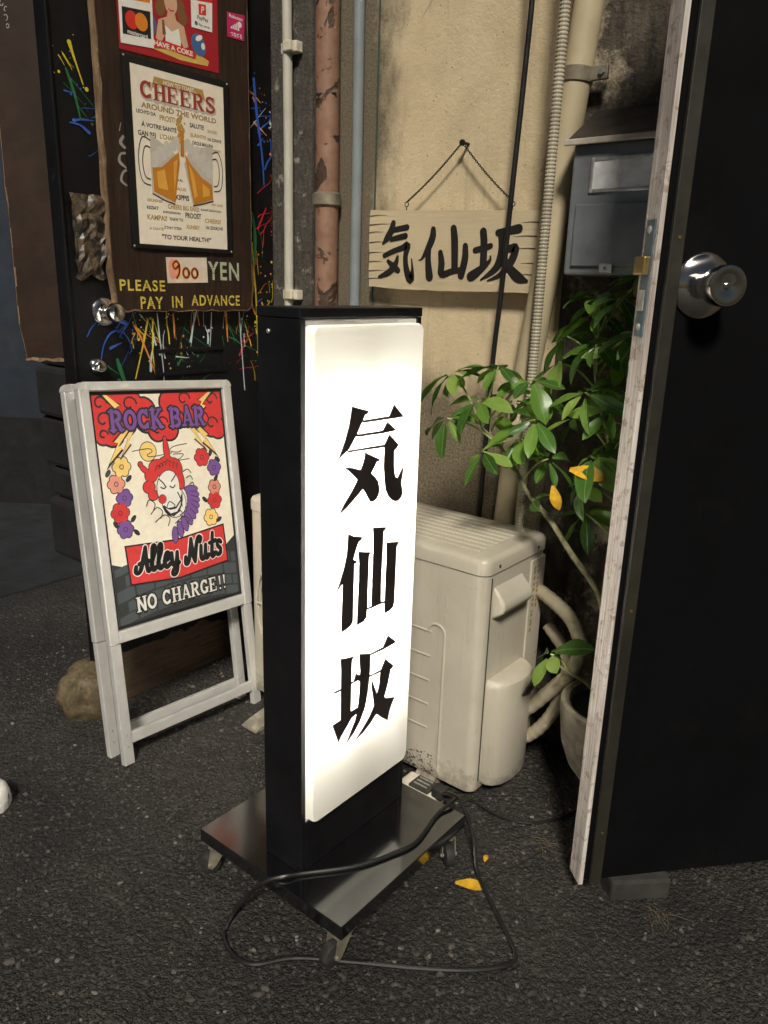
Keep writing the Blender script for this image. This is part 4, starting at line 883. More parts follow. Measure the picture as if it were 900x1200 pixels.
pr('p_black', 8.6, lambda g, f: g.poly([(.186, .622), (.205, .612), (.228, .612), (.246, .630), (.254, .652), (.252, .625), (.240, .600), (.220, .588), (.200, .594)], f)); pr('p_white', 9.3, lambda g, f: g.poly([(.196, .613), (.210, .606), (.229, .607), (.245, .624), (.243, .614), (.230, .599), (.210, .597)], f))
pr('p_dgrey', 9, feat); pr('p_dgrey', 9, blobs([(.190, .637, .0125, .0125, 0)])); pr('p_red', 10, blobs([(.190, .637, .0108, .0108, 0)]))
# paved bottom, banner, lettering
pr('p_dgrey', 2, lambda g, f: g.poly([(.026, .345), (.413, .345), (.413, .506), (.36, .47), (.10, .47), (.026, .498)], f))
pr('p_grey', 3, lambda g, f: [g.poly([cl(a, b-.55*(a-.22)**2+.012) for a, b in ((x0, y0), ((x0+x1)/2, y0), (x1, y0+.002), (x1-.001, y1), ((x0+x1)/2, y1), (x0, y1-.002))], f) for j, y0, y1 in ((0, .348, .372), (1, .376, .402), (2, .406, .436), (3, .44, .468), (4, .472, .492)) for x0, x1 in [((.030+.056*k+(.028 if j % 2 else 0)), min(.410, .030+.056*k+.051+(.028 if j % 2 else 0))) for k in range(7)] if x0 < .40 and not (j == 4 and .07 < x0 < .37)])
def ban(m): return lambda g, f: g.poly([(.070-m, .541+m-.008), (.22, .528+m-.004), (.376+m, .544+m-.004), (.380+m, .442-m), (.22, .428-m), (.074-m, .440-m)], f)
pr('p_black', 4, ban(.0045)); pr('p_red', 5, ban(0))
SCR = {'A': ([[(.02, .27), (.0, .08), (.12, .0), (.25, .2), (.44, 1.0)], [(.44, 1.0), (.48, .4), (.54, .0), (.64, .08)], [(.16, .36), (.56, .42)]], .62),
       'l': ([[(.02, .25), (.18, .72), (.2, 1.0), (.1, .96), (.06, .6), (.07, .1), (.16, .0), (.25, .1)]], .25), 'e': ([[(.02, .28), (.22, .36), (.25, .55), (.14, .6), (.05, .4), (.05, .12), (.15, .0), (.3, .12)]], .3),
       'y': ([[(.02, .55), (.04, .15), (.14, .02), (.25, .2), (.28, .55)], [(.28, .55), (.28, -.1), (.2, -.36), (.06, -.33), (.1, -.15), (.36, .1)]], .36),
       'N': ([[(.0, .3), (.0, .05), (.12, .02), (.2, .3), (.28, .98)], [(.28, .98), (.38, .3), (.48, .0)], [(.48, .0), (.54, .6), (.64, .98), (.78, .92), (.74, .76)]], .7),
       'u': ([[(.04, .58), (.04, .12), (.14, .0), (.25, .15), (.28, .58)], [(.28, .58), (.28, .1), (.36, .0), (.44, .12)]], .44), 't': ([[(.16, 1.0), (.12, .1), (.2, .0), (.3, .12)], [(.0, .6), (.32, .64)]], .3),
       's': ([[(.27, .5), (.16, .6), (.06, .48), (.12, .34), (.24, .24), (.22, .06), (.1, .0), (.0, .1)]], .3)}
def script(g, f, fat):
    for word, x0, x1, y0, y1, rot in (('Alley', .088, .222, .462, .523, -.02), ('Nuts', .240, .366, .460, .524, .05)):
        W = sum(SCR[c][1]+.05 for c in word); sx = (x1-x0)/W; cx = 0; sy = y1-y0
        for c in word:
            for P in SCR[c][0]: stroke(g, smooth_pts([(x0+(cx+a)*sx+.10*b*sy, y0+b*sy+rot*((cx+a)/W-.5)*(x1-x0), .0112+fat+(.0020*(i % 2))) for i, (a, b) in enumerate(P)], 4), f)
            cx += SCR[c][1]+.05
pr('p_white', 6, lambda g, f: script(g, f, .0052)); pr('p_black', 7, lambda g, f: script(g, f, 0))
pr('p_black', 4, lambda g, f: slab_text(g, 'NO CHARGE!!', .081, .367, .366, .404, f, .2)); pr('p_white', 5, lambda g, f: slab_text(g, 'NO CHARGE!!', .081, .367, .366, .404, f))
stk = FMB().poly([(.10, .921), (.125, .921), (.125, .930), (.10, .930)], lambda a, b: (a, b, .0046)); stk.build('sticker', 'p_white', t, **D)

# ------------------------------------------------------------------ paint-splashed door on the left wall
DX = -1.785
t = thing('splashed_door', 'black door splashed with bright paint carrying the brown board', 'door', (DX, 1.3, 0))
MB().box(DX-.04, DX, 1.003, 1.672, .02, 2.15).build('slab', 'splash_black', t, bevel=.002)
MB().box(DX-.002, DX+.008, 1.003, 1.010, .02, 2.15).build('edge_strip', 'splash_black', t, bevel=.002)
MB().box(DX+.0005, DX+.016, 1.03, 1.66, .0, .215).build('kick_board', 'kick_wood', t, bevel=.004)
g = FMB(); up_ = [(1.03+.63*k/40, .2145) for k in range(41)]; lo_ = [(1.03+.63*k/40, .15-.10*max(0, (k-22)/18)+.035*noise.noise(Vector((k*.33, 2, 2)))+.018*noise.noise(Vector((k*1.1, 6, 2)))) for k in range(41)]
for k in range(40): g.add([(DX+.0168, *lo_[k]), (DX+.0168, *lo_[k+1]), (DX+.0168, *up_[k+1]), (DX+.0168, *up_[k])], [(0, 1, 2, 3)])
g.build('old_paint', 'splash_black', t)
def dfn(z): return lambda a, b: (DX+.0008+.0002*z, a, b)
g = MB(); x0, x1, z0, z1 = 1.245, 1.470, .910, .962
g.box(DX, DX+.006, x0, x1, z1, z1+.010).box(DX, DX+.006, x0, x1, z0-.010, z0).box(DX, DX+.006, x0-.010, x0, z0-.010, z1+.010).box(DX, DX+.006, x1, x1+.010, z0-.010, z1+.010)
g.build('letter_slot', 'splash_black', t, bevel=.0015)
rnd = random.Random(17)
SPL = {'d_blue': [(1.09, 1.02, 9, .8), (1.14, .99, 8, 1), (1.19, .93, 5, -.7), (1.62, 1.6, 6, 1), (1.625, 1.50, 5, 1), (1.61, 1.13, 4, 1), (1.075, 1.50, 5, .4), (1.06, 1.505, 3, .2)],
       'd_yellow': [(1.19, .98, 6, 1.4), (1.22, 1.0, 6, -1.2), (1.06, 1.62, 5, -1), (1.60, 1.15, 8, 1.5), (1.605, 1.0, 6, 1.5), (1.61, .85, 5, 1.5), (1.25, .97, 3, 1.5)],
       'd_green': [(1.05, 1.58, 6, -1), (1.28, 1.00, 8, -1), (1.30, .97, 7, 1), (1.13, .92, 6, -1.2), (1.52, 1.02, 7, -1), (1.49, 1.0, 5, -1), (1.60, 1.25, 5, 1.4), (1.36, .93, 4, .5)],
       'd_orange': [(1.205, 1.01, 4, -1), (1.30, 1.035, 4, 1.5), (1.38, .99, 4, 1.3), (1.48, 1.02, 4, 1.5), (1.60, 1.17, 6, 1.2), (1.61, 1.62, 5, -.9), (1.105, 1.285, 3, .3), (1.59, 1.08, 4, -1.2)],
       'd_white': [(1.25, 1.0, 4, -1.45), (1.37, 1.0, 3, 1.45), (1.43, 1.0, 3, 1.4), (1.54, 1.0, 4, -1.5), (1.26, .93, 4, 1.4), (1.62, 1.58, 3, 1), (1.33, .93, 4, -.6)],
       'd_red': [(1.53, .97, 4, 1), (1.62, 1.28, 3, 1), (1.62, 1.20, 2, 1.4), (1.54, .93, 3, .6), (1.615, 1.35, 3, .7)]}
for zi, (m, L) in enumerate(SPL.items()):
    for (cy, cz, n, an) in L:
        g = FMB()
        for k in range(max(2, int(n*.6))):
            y, z = cy+rnd.gauss(0, .024), cz+rnd.gauss(0, .034); a = math.atan(an)+rnd.gauss(0, .22) if abs(an) < 1.3 else math.pi/2+rnd.gauss(0, .12)*1; ln = abs(rnd.gauss(.045, .035))+.01; wd = rnd.choice((.0016, .0026, .004, .0065)); P = []
            for q in range(6):
                P.append((max(1.013, min(1.668, y)), z, wd*(1-.13*q)*rnd.uniform(.7, 1.25))); a += rnd.gauss(0, .16); y += math.cos(a)*ln/5*rnd.choice((1, 1, 1)); z += math.sin(a)*ln/5
            stroke(g, P, dfn(1+zi+.1*k))
            for q in range(3):
                y2, z2, r2 = y+rnd.gauss(0, .02), z+rnd.gauss(0, .03), abs(rnd.gauss(0, .0016))+.0006; g.poly(disc(max(1.013, min(1.665, y2)), z2, r2, n=8), dfn(1+zi+.1*k))
        g.build('paint_splash', m, t)
for m, P in (('d_white', [(1.252, 1.064, .004), (1.256, 1.0, .004), (1.262, .93, .003), (1.263, .88, .002)]), ('d_orange', [(1.302, 1.062, .006), (1.304, 1.03, .005), (1.303, 1.0, .002)]), ('d_white', [(1.372, 1.066, .0025), (1.362, 1.0, .002), (1.356, .975, .0015)]), ('d_white', [(1.432, 1.066, .003), (1.425, .99, .0025), (1.422, .97, .0015)]),
             ('d_orange', [(1.484, 1.066, .007), (1.486, 1.02, .006), (1.488, .985, .003)]), ('d_white', [(1.533, 1.066, .004), (1.540, .96, .0035), (1.548, .84, .003)]), ('d_blue', [(1.080, .955, .003), (1.090, .99, .004), (1.112, 1.018, .005), (1.140, 1.022, .005), (1.162, 1.0, .004), (1.168, .97, .003)]), ('d_blue', [(1.10, 1.045, .011), (1.13, 1.052, .013), (1.16, 1.04, .010)]),
             ('d_yellow', [(1.222, 1.05, .006), (1.205, .99, .005), (1.175, .90, .004)]), ('d_orange', [(1.182, 1.035, .009), (1.200, 1.0, .006), (1.225, .94, .004), (1.236, .91, .003)]), ('d_yellow', [(1.237, 1.05, .005), (1.232, .96, .004), (1.238, .91, .002)]), ('d_green', [(1.125, .95, .010), (1.135, .915, .012), (1.148, .88, .006)]),
             ('d_yellow', [(1.588, 1.26, .006), (1.594, 1.18, .005), (1.600, 1.10, .006), (1.603, 1.0, .005), (1.606, .88, .004), (1.607, .78, .003)]), ('d_orange', [(1.584, 1.20, .011), (1.592, 1.16, .010), (1.582, 1.10, .009), (1.596, 1.06, .005)]), ('d_green', [(1.59, 1.34, .010), (1.60, 1.28, .012), (1.596, 1.2, .006)]), ('d_blue', [(1.605, 1.69, .008), (1.615, 1.6, .010), (1.632, 1.5, .007), (1.638, 1.42, .004)]), ('d_red', [(1.612, 1.30, .005), (1.63, 1.335, .006), (1.645, 1.36, .004)]), ('d_yellow', [(1.058, 1.655, .010), (1.066, 1.63, .006), (1.085, 1.575, .003)]), ('d_green', [(1.045, 1.60, .006), (1.062, 1.55, .007), (1.072, 1.50, .004)]), ('d_blue', [(1.045, 1.49, .003), (1.07, 1.488, .005), (1.092, 1.475, .008)])):
    g = FMB(); stroke(g, [(a, b, w_*rnd.uniform(.8, 1.1)) for a, b, w_ in smooth_pts(P, 5)], dfn(9)); g.build('paint_drip', m, t)
def knob(par, y, z, r1, r2, ln, nm):
    k_ = MB().lathe((DX, y, z), (1, 0, 0), [(0, r1), (.004, r1*.98), (.009, r1*.8), (.012, r1*.45)], 28).build(nm+'_rose', 'steel', par, smooth=True)
    MB().lathe((DX+.010, y, z), (1, 0, 0), [(0, r2*.5), (ln*.45, r2*.5), (ln*.6, r2*.9), (ln*.75, r2), (ln*.92, r2*.85), (ln, r2*.4)], 28).build(nm, 'steel', k_, smooth=True)
knob(t, 1.098, 1.070, .034, .024, .055, 'knob')
knob(t, 1.068, .938, .021, .015, .014, 'lock_cylinder')

# crumpled clear plastic on the door
a = thing('plastic_scrap', 'crumpled shiny plastic sheet stuck on the door beside the brown board', 'plastic', (DX, 1.07, 1.25))
g = MB(); nu, nv = 9, 15; rnd = random.Random(4)
for j in range(nv):
    for i in range(nu):
        u, v = i/(nu-1), j/(nv-1); y = 1.028+.02*noise.noise(Vector((v*3, 1, 5)))+(.078+.03*noise.noise(Vector((v*4, 7, 5))))*u; z = 1.150+.19*v+.012*noise.noise(Vector((u*3, v*2, 9)))
        g.v.append((DX+.004+.022*abs(noise.noise(Vector((u*3.2, v*5, 2))))+.008*abs(noise.noise(Vector((u*9, v*13, 2)))), y, z))
for j in range(nv-1):
    for i in range(nu-1): q = j*nu+i; g.f.append((q, q+1, q+nu+1, q+nu))
g.build('crumpled_sheet', 'foil', a)

# ------------------------------------------------------------------ brown board with stencilled price
BXF = DX+.028
t = thing('wooden_board', 'dark brown wooden board with yellow stencilled words asking for payment', 'board', (DX, 1.34, 1.06))
b0, b1, bz0, bz1 = 1.112, 1.563, 1.068, 2.3
ol = []
for k in range(40): ol.append((b0+.004*noise.noise(Vector((k*.5, 0, 0)))+(.008*max(0, (3-k)/3)), bz0+.012+(bz1-bz0-.012)*k/39))
ol += [(b1, bz1)]
for k in range(40): ol.append((b1+.003*noise.noise(Vector((k*.5, 4, 0)))-(.008*max(0, (k-37)/3)), bz1-(bz1-bz0-.014)*(k+1)/40))
for k in range(1, 24): ol.append((b1-(b1-b0)*k/24, bz0+.004+.005*noise.noise(Vector((k*.7, 9, 0)))))
MB().prism(ol, lambda a, b: (DX+.002, a, b), lambda a, b: (BXF, a, b)).build('board_panel', 'board_brown', t)
# raw chipped edge
cx0, cz0 = (b0+b1)/2, 1.7
for nm, seg_ in (('chipped_edge', ol[:40]), ('chipped_edge', ol[40:]+ol[:1])):
    g = FMB(); prev = None
    for k, (y, z) in enumerate(seg_):
        wd = .0008+.0075*max(0, noise.noise(Vector((y*25, z*25, 6))))+(.005*abs(noise.noise(Vector((y*40, 3, 6)))) if z < bz0+.02 else 0)
        q = (y+(wd if y < cx0 else -wd)*(1 if not (b0+.01 < y < b1-.01) else 0), z+(wd if z < bz0+.02 else 0))
        if prev: g.add([(BXF+.0006, *prev[0]), (BXF+.0006, y, z), (BXF+.0006, *q), (BXF+.0006, *prev[1])], [(0, 1, 2, 3)]); g.add([(DX+.003, prev[0][0]*1.0-(.0008 if prev[0][0] < cx0 else -.0008), prev[0][1]-(.0006 if z < bz0+.02 else 0)), (DX+.003, y-(.0008 if y < cx0 else -.0008), z-(.0006 if z < bz0+.02 else 0)), (BXF+.0005, y-(.0008 if y < cx0 else -.0008), z-(.0006 if z < bz0+.02 else 0)), (BXF+.0005, prev[0][0]-(.0008 if prev[0][0] < cx0 else -.0008), prev[0][1]-(.0006 if z < bz0+.02 else 0))], [(0, 1, 2, 3)])
        prev = ((y, z), q)
    g.build(nm, 'board_edge', t)
bf = lambda z: (lambda a, b: (BXF+.0008+.0002*z, a, b))
def stencil(string, y0, y1, z0, z1, mat):
    g = FMB(); text(g, string, y0, y1, z0, z1, bf(1), .02, space=1.18); o = g.build('stencil_lettering', mat, t)
    g = FMB(); n = len(string); hh = z1-z0
    for k in range(n):
        c = y0+(y1-y0)*(k+.45)/n
        for fz in (.35, .68): g.poly([(c-.004, z0+hh*fz), (c+.006, z0+hh*fz), (c+.006, z0+hh*fz+.0016), (c-.004, z0+hh*fz+.0016)], bf(2))
    g.build('stencil_bridge', 'board_brown', t)
stencil('PLEASE', 1.129, 1.262, 1.122, 1.149, 's_yellow'); stencil('PAY', 1.186, 1.253, 1.078, 1.108, 's_yellow'); stencil('IN', 1.282, 1.315, 1.081, 1.110, 's_yellow'); stencil('ADVANCE', 1.345, 1.513, 1.086, 1.114, 's_yellow'); stencil('YEN', 1.405, 1.513, 1.155, 1.202, 's_mint')
a = thing('price_card', 'pale card with handwritten orange price stuck between the stencilled words', 'card', (BXF, 1.335, 1.17))
FMB().poly([(1.270, 1.143), (1.402, 1.147), (1.400, 1.212), (1.268, 1.207)], bf(3)).build('card', 'price', a)
g = FMB(); g.poly(disc(1.288, 1.178, .013, .026, 0), bf(4)); g.poly(disc(1.297, 1.175, .010, .016, 0), bf(4.2)); g.build('paint_patch', 'p_pink', a)
for m, wd, zz in (('k_orange', .0085, 5), ('ink_black', .0035, 6)):
    g = FMB()
    stroke(g, smooth_pts([(1.309, 1.190, wd), (1.300, 1.199, wd), (1.289, 1.190, wd), (1.296, 1.179, wd), (1.308, 1.188, wd), (1.308, 1.170, wd), (1.300, 1.157, wd)], 4), bf(zz))
    for c in (1.330, 1.358): stroke(g, [(c+.0095*math.cos(k*.42), 1.170+.012*math.sin(k*.42), wd) for k in range(16)], bf(zz))
    g.build('handwritten_price', m, a)

# poster with toasting mugs
a = thing('toast_poster', 'cream poster of two clinking beer mugs on a black backing panel', 'poster', (BXF, 1.33, 1.24))
MB().box(BXF+.0005, BXF+.007, 1.170, 1.487, 1.226, 1.655).build('backing_panel', 'black_paint', a, bevel=.001)
PF = BXF+.0075
cf = lambda z: (lambda u, v: (PF+.00018*z, 1.189+.279*u/1000, 1.236+.402*v/1000*1.0))
def cp(mat, z, fn, nm='poster_print'):
    g = FMB(); fn(g, cf(z))
    for q in clusters(g): q.build(nm, mat, cpap)
cpap = None
g = FMB(); g.poly([(0, 0), (1000, 0), (1000, 1000), (0, 1000)], cf(0)); cpap = g.build('poster_sheet', 'c_paper', a)
for sy_, sz_ in ((1.174, 1.230), (1.483, 1.231), (1.174, 1.651), (1.482, 1.649)): MB().lathe((BXF+.007, sy_, sz_), (1, 0, 0), [(0, .0028), (.0012, .002)], 8).build('pin', 'zinc', a)
def plain(L, w_=1): return lambda g, f: [text(g, s_, x0, x1, y0, y1, f, .025*w_) for s_, x0, x1, y0, y1 in L] and None
cp('c_gold', 1, lambda g, f: [g.poly([(235, 960), (760, 955), (790, 890), (740, 905), (735, 915), (262, 920), (250, 900), (205, 895)], f)])
cp('c_paper', 2, plain([('HOW TO TOAST', 330, 660, 928, 950)]))
cp('c_glass', 1.2, lambda g, f: slab_text(g, 'CHEERS', 92, 912, 822, 918, f, .12)); cp('c_red', 2.2, lambda g, f: slab_text(g, 'CHEERS', 85, 905, 830, 925, f))
cp('c_tan', 1, plain([('AROUND THE WORLD', 92, 905, 775, 805)], 1.4))
cp('c_ink', 1, plain([('LECHYD DA', 40, 235, 742, 762), ('Á VOTRE SANTÉ', 85, 450, 672, 702), ('GAN BEI', 45, 225, 620, 648), ('SALUTE!', 600, 760, 722, 748), ('OKOLE MALUNA', 620, 860, 625, 645), ('NA ZDRAVE', 800, 960, 664, 682), ('SKÁL', 420, 500, 392, 408), ('KIPPIS', 410, 560, 282, 312), ('KEZIAT', 95, 215, 208, 226), ('EGÉSZSÉGEDRE', 265, 455, 194, 208), ('SUASVÉ ZINNVONO', 690, 935, 232, 248), ('PROOST', 510, 690, 178, 210), ('THAW TO', 330, 480, 152, 170), ('ΣΤΗΝ ΥΓΕΙΑ', 270, 460, 100, 116), ('NA ZDOROVIE', 745, 950, 120, 140), ('"TO YOUR HEALTH!"', 240, 800, 38, 66)], 1.3))
cp('c_gold', 1, plain([('PROST!', 275, 440, 726, 756), ('SAÚDE', 800, 910, 712, 734), ('SLÁINTE!', 600, 780, 668, 694), ("L'CHAIM!", 270, 455, 622, 650), ('ŞEREFE', 840, 950, 602, 618), ('SALUD', 410, 530, 338, 356), ('GESUNDHEIT', 100, 270, 252, 268), ('CHEERS BIG EARS!', 320, 670, 222, 250), ('HEY GAID', 820, 960, 270, 284), ('KAMPAI!', 95, 300, 146, 176), ('CHEERS!', 735, 925, 160, 186), ('A SANTÉ', 110, 260, 88, 106), ('KUNBEY', 520, 670, 112, 136)], 1.3))
# mugs: tilted to meet in the middle
mugL = [(180, 625), (440, 575), (470, 560), (400, 270), (180, 315)]
mugR = [(820, 625), (560, 585), (530, 560), (610, 275), (830, 320)]
cp('c_glass', 1, lambda g, f: [g.poly([(160, 640), (450, 540), (420, 500), (395, 255), (160, 300)], f), g.poly([(590, 600), (850, 630), (845, 300), (600, 255), (520, 500)], f)] and None)
def dots(L): return lambda g, f: [g.poly(disc(x, y, r, r*.72, .3, 14), f) for x, y, r in L] and None
cp('c_gold', 1.6, dots([(490, 705, 36), (478, 742, 30), (500, 765, 22), (512, 690, 30), (492, 655, 40), (505, 610, 44), (470, 775, 10), (530, 790, 9), (452, 720, 11), (540, 735, 10)]))
cp('c_foam', 2, dots([(195, 480, 42), (240, 510, 48), (295, 535, 48), (350, 560, 48), (405, 595, 46), (440, 625, 38), (200, 520, 36), (260, 555, 36), (330, 590, 34), (805, 470, 42), (760, 505, 48), (705, 530, 48), (650, 560, 48), (600, 595, 46), (562, 625, 38), (800, 520, 36), (740, 560, 36), (670, 595, 34), (480, 590, 36), (525, 590, 36)]))
cp('c_beer2', 2.6, dots([(490, 640, 22), (500, 690, 14), (486, 725, 12)]))
cp('c_beer', 3, lambda g, f: [g.poly([(172, 450), (270, 460), (380, 520), (465, 565), (470, 500), (440, 400), (405, 262), (180, 312)], f), g.poly([(530, 560), (600, 500), (720, 430), (830, 400), (838, 310), (612, 262), (560, 420)], f), g.poly([(485, 700), (520, 690), (525, 540), (480, 540), (490, 620)], f)] and None)
cp('c_beer2', 4, lambda g, f: [g.poly([(215, 430), (300, 450), (330, 330), (225, 335)], f), g.poly([(400, 500), (445, 520), (425, 420), (395, 330)], f), g.poly([(570, 500), (620, 450), (660, 320), (620, 300)], f), g.poly([(720, 400), (800, 370), (800, 330), (720, 315)], f)] and None)
cp('c_ink', 3, lambda g, f: [stroke(g, smooth_pts([(q[0], q[1], 9) for q in P], 4), f, False) for P in ([(165, 600), (80, 610), (35, 500), (60, 370), (150, 345)], [(160, 560), (105, 560), (75, 480), (95, 395), (150, 380)], [(845, 590), (920, 600), (965, 500), (940, 380), (855, 360)], [(848, 555), (900, 555), (925, 480), (905, 405), (855, 390)], [(160, 300), (290, 268), (400, 252)], [(600, 255), (720, 275), (845, 300)])] and None)

# red drinks poster with a plain seated figure, payment stickers
a = thing('drink_poster', 'glossy red drinks poster with a smiling woman in white, above the beer poster', 'poster', (BXF, 1.32, 1.66))
rf = lambda z: (lambda u, v: (BXF+.001+.00018*z, u, v))
FMB().poly([(1.168, 1.663), (1.461, 1.671), (1.463, 2.05), (1.168, 2.05)], rf(0)).build('poster_sheet', 'k_red', a)
def rp(mat, z, fn):
    g = FMB(); fn(g, rf(z))
    for q in clusters(g): q.build('poster_print', mat, a)
rp('k_yellow', 1, lambda g, f: g.poly([(1.205, 1.684), (1.26, 1.684), (1.34, 1.676), (1.425, 1.680), (1.43, 1.692), (1.40, 1.700), (1.33, 1.694), (1.215, 1.694)], f))
rp('k_blue', 1, lambda g, f: [g.poly(disc(1.398, 1.722, .022, .026, .5), f), g.poly(disc(1.262, 1.735, .012, .02), f)] and None)
rp('p_white', 2, lambda g, f: [g.poly(disc(1.400, 1.738, .012, .006, .5), f), g.poly(disc(1.412, 1.722, .006, .008), f)] and None)
rp('k_hair', 2, lambda g, f: [g.poly(disc(x, y, r, r*1.2), f) for x, y, r in ((1.318, 1.812, .032), (1.286, 1.775, .014), (1.352, 1.770, .014), (1.296, 1.79, .015), (1.345, 1.79, .015))] and None)
rp('p_skin', 3, lambda g, f: [g.poly(disc(1.318, 1.795, .019, .026), f), g.poly([(1.308, 1.775), (1.328, 1.775), (1.332, 1.76), (1.355, 1.752), (1.366, 1.71), (1.352, 1.704), (1.34, 1.725), (1.30, 1.725), (1.285, 1.702), (1.270, 1.708), (1.280, 1.75), (1.305, 1.762)], f)] and None)
rp('p_white', 4, lambda g, f: [g.poly([(1.298, 1.742), (1.318, 1.733), (1.338, 1.744), (1.344, 1.715), (1.342, 1.702), (1.298, 1.702)], f)] and None)
rp('k_mred', 5, lambda g, f: stroke(g, smooth_pts([(1.310, 1.780, .0022), (1.318, 1.777, .003), (1.326, 1.780, .0022)], 3), f))
rp('k_hair', 5, lambda g, f: g.poly([(1.290, 1.752), (1.296, 1.753), (1.300, 1.722), (1.290, 1.720)], f))
rp('k_mred', 6, lambda g, f: g.poly([(1.262, 1.702), (1.300, 1.708), (1.345, 1.706), (1.390, 1.702), (1.386, 1.688), (1.345, 1.690), (1.300, 1.692), (1.262, 1.686)], f))
rp('p_white', 7, lambda g, f: text(g, 'HAVE A COKE', 1.264, 1.378, 1.692, 1.703, f, .03))
c = thing('payment_sticker', 'white sticker with card payment logos on the red poster corner', 'sticker', (BXF, 1.215, 1.68))
FMB().poly([(1.172, 1.676), (1.263, 1.684), (1.266, 1.96), (1.172, 1.95)], rf(8)).build('sticker_sheet', 'p_white', c)
def sp(par, mat, z, fn): g = FMB(); fn(g, rf(z)); return g.build('sticker_print', mat, par)
sp(c, 'p_black', 9, lambda g, f: g.poly([(1.179, 1.696), (1.256, 1.702), (1.257, 1.760), (1.180, 1.752)], f))
sp(c, 'k_mred', 10, lambda g, f: g.poly(disc(1.205, 1.730, .0175, .019), f)); sp(c, 'k_orange', 11, lambda g, f: g.poly(disc(1.231, 1.732, .0175, .019), f))
sp(c, 'p_white', 10, lambda g, f: text(g, 'mastercard', 1.192, 1.246, 1.700, 1.709, f, .02))
sp(c, 'k_orange', 9, lambda g, f: g.poly([(1.176, 1.768), (1.258, 1.778), (1.258, 1.786), (1.176, 1.776)], f)); sp(c, 'k_navy', 9, lambda g, f: text(g, 'VISA', 1.186, 1.250, 1.790, 1.815, f, .04, .3))
c = thing('payment_sticker', 'white sticker with red P logo on the red poster', 'sticker', (BXF, 1.41, 1.76))
FMB().poly([(1.377, 1.757), (1.442, 1.760), (1.446, 1.85), (1.378, 1.84)], rf(8)).build('sticker_sheet', 'p_white', c)
sp(c, 'k_mred', 9, lambda g, f: g.poly([(1.377, 1.817), (1.445, 1.826), (1.446, 1.85), (1.378, 1.84)], f))
sp(c, 'k_mred', 9, lambda g, f: g.poly([(1.401, 1.790), (1.424, 1.793), (1.424, 1.817), (1.401, 1.814)], f)); sp(c, 'p_white', 10, lambda g, f: text(g, 'P', 1.408, 1.418, 1.795, 1.811, f, .02, .2))
sp(c, 'c_ink', 9, lambda g, f: text(g, 'PayPay', 1.396, 1.430, 1.777, 1.788, f, .02)); sp(c, 'k_blue', 9, lambda g, f: g.poly(disc(1.392, 1.769, .005, .005), f)); sp(c, 'c_ink', 9, lambda g, f: text(g, 'Pay cards', 1.400, 1.434, 1.764, 1.771, f, .02))
c = thing('signal_sticker', 'small magenta sticker with white bars and letters on the brown board', 'sticker', (BXF, 1.52, 1.77))
FMB().poly([(1.492, 1.763), (1.549, 1.765), (1.553, 1.826), (1.493, 1.820)], rf(1)).build('sticker_sheet', 'k_pink', c)
sp(c, 'p_white', 2, lambda g, f: [g.poly([(1.505+.006*k, 1.785), (1.509+.006*k, 1.785), (1.509+.006*k, 1.790+.004*k), (1.505+.006*k, 1.790+.004*k)], f) for k in range(5)] and [g.poly(disc(1.535, 1.800, .007), f), text(g, 'Rakuten', 1.500, 1.545, 1.810, 1.818, f, .02), text(g, 'つながる', 1.504, 1.542, 1.768, 1.779, f, .02)] and None)
# chalk scrawl beside the toast poster
g = FMB()
for P in ([(1.166, 1.368, .004), (1.152, 1.378, .007), (1.158, 1.396, .006), (1.167, 1.402, .005)], [(1.166, 1.408, .005), (1.150, 1.420, .008), (1.154, 1.436, .005), (1.166, 1.440, .006)], [(1.167, 1.452, .006), (1.156, 1.462, .009), (1.164, 1.476, .007)], [(1.155, 1.488, .003), (1.160, 1.505, .002)]): stroke(g, smooth_pts(P, 4), bf(1))
g.build('chalk_mark', 'chalk', bpy.data.objects['wooden_board'])

# ------------------------------------------------------------------ second brown board on the pillar, left
t = bpy.data.objects.new('wooden_board', None); COL.objects.link(t); t.location = (-2.075, 1.025, .93); t.rotation_euler = (0, 0, yaw)
tag(t, 'tall plain brown board with a chipped pale edge and chalk scribbles', 'board')
ol = []
for k in range(30): ol.append((.004*noise.noise(Vector((k*.6, 3, 0)))+(.012*max(0, (2-k)/2)), .0+(1.4)*k/29))
ol += [(.20, 1.4), (.20, 0)]
MB().prism(ol, lambda a, b: (a, 0, b), lambda a, b: (a, .03, b)).build('board_panel', 'board_brown', t, **D)
g = FMB()
for k in range(29):
    (a, b), (c, d_) = ol[k], ol[k+1]; w1 = .0012+.012*max(0, noise.noise(Vector((k*.8, 1, 1)))); g.add([(a, -.0006, b), (a+w1, -.0006, b), (c+w1, -.0006, d_), (c, -.0006, d_)], [(0, 1, 2, 3)]); g.add([(a-.0007, .029, b), (a-.0007, -.0005, b), (c-.0007, -.0005, d_), (c-.0007, .029, d_)], [(0, 1, 2, 3)])
stroke(g, [(.01+.018*k, .004+.003*(k % 2), .005+.003*(k % 3)) for k in range(9)], lambda a, b: (a, -.0007, b))
g.build('chipped_edge', 'board_edge', t, **D)
g = FMB(); rnd = random.Random(31)
for k in range(7):
    z = .90-.018*k+rnd.uniform(-.004, .004); x = .030+.003*k+rnd.uniform(-.004, .004); rr_ = rnd.uniform(.003, .006); a_0 = rnd.uniform(0, 6); stroke(g, [(x+rr_*math.cos(a_0+q*.5), z+1.4*rr_*math.sin(a_0+q*.5), .0016+.001*rnd.random()) for q in range(rnd.choice((7, 9, 12)))], lambda a, b: (a, -.0009, b))
g.build('chalk_mark', 'chalk', t, **D)
a = thing('dark_post', 'dark timber post behind the tall plain brown board', 'post', (-1.92, 1.17, 0))
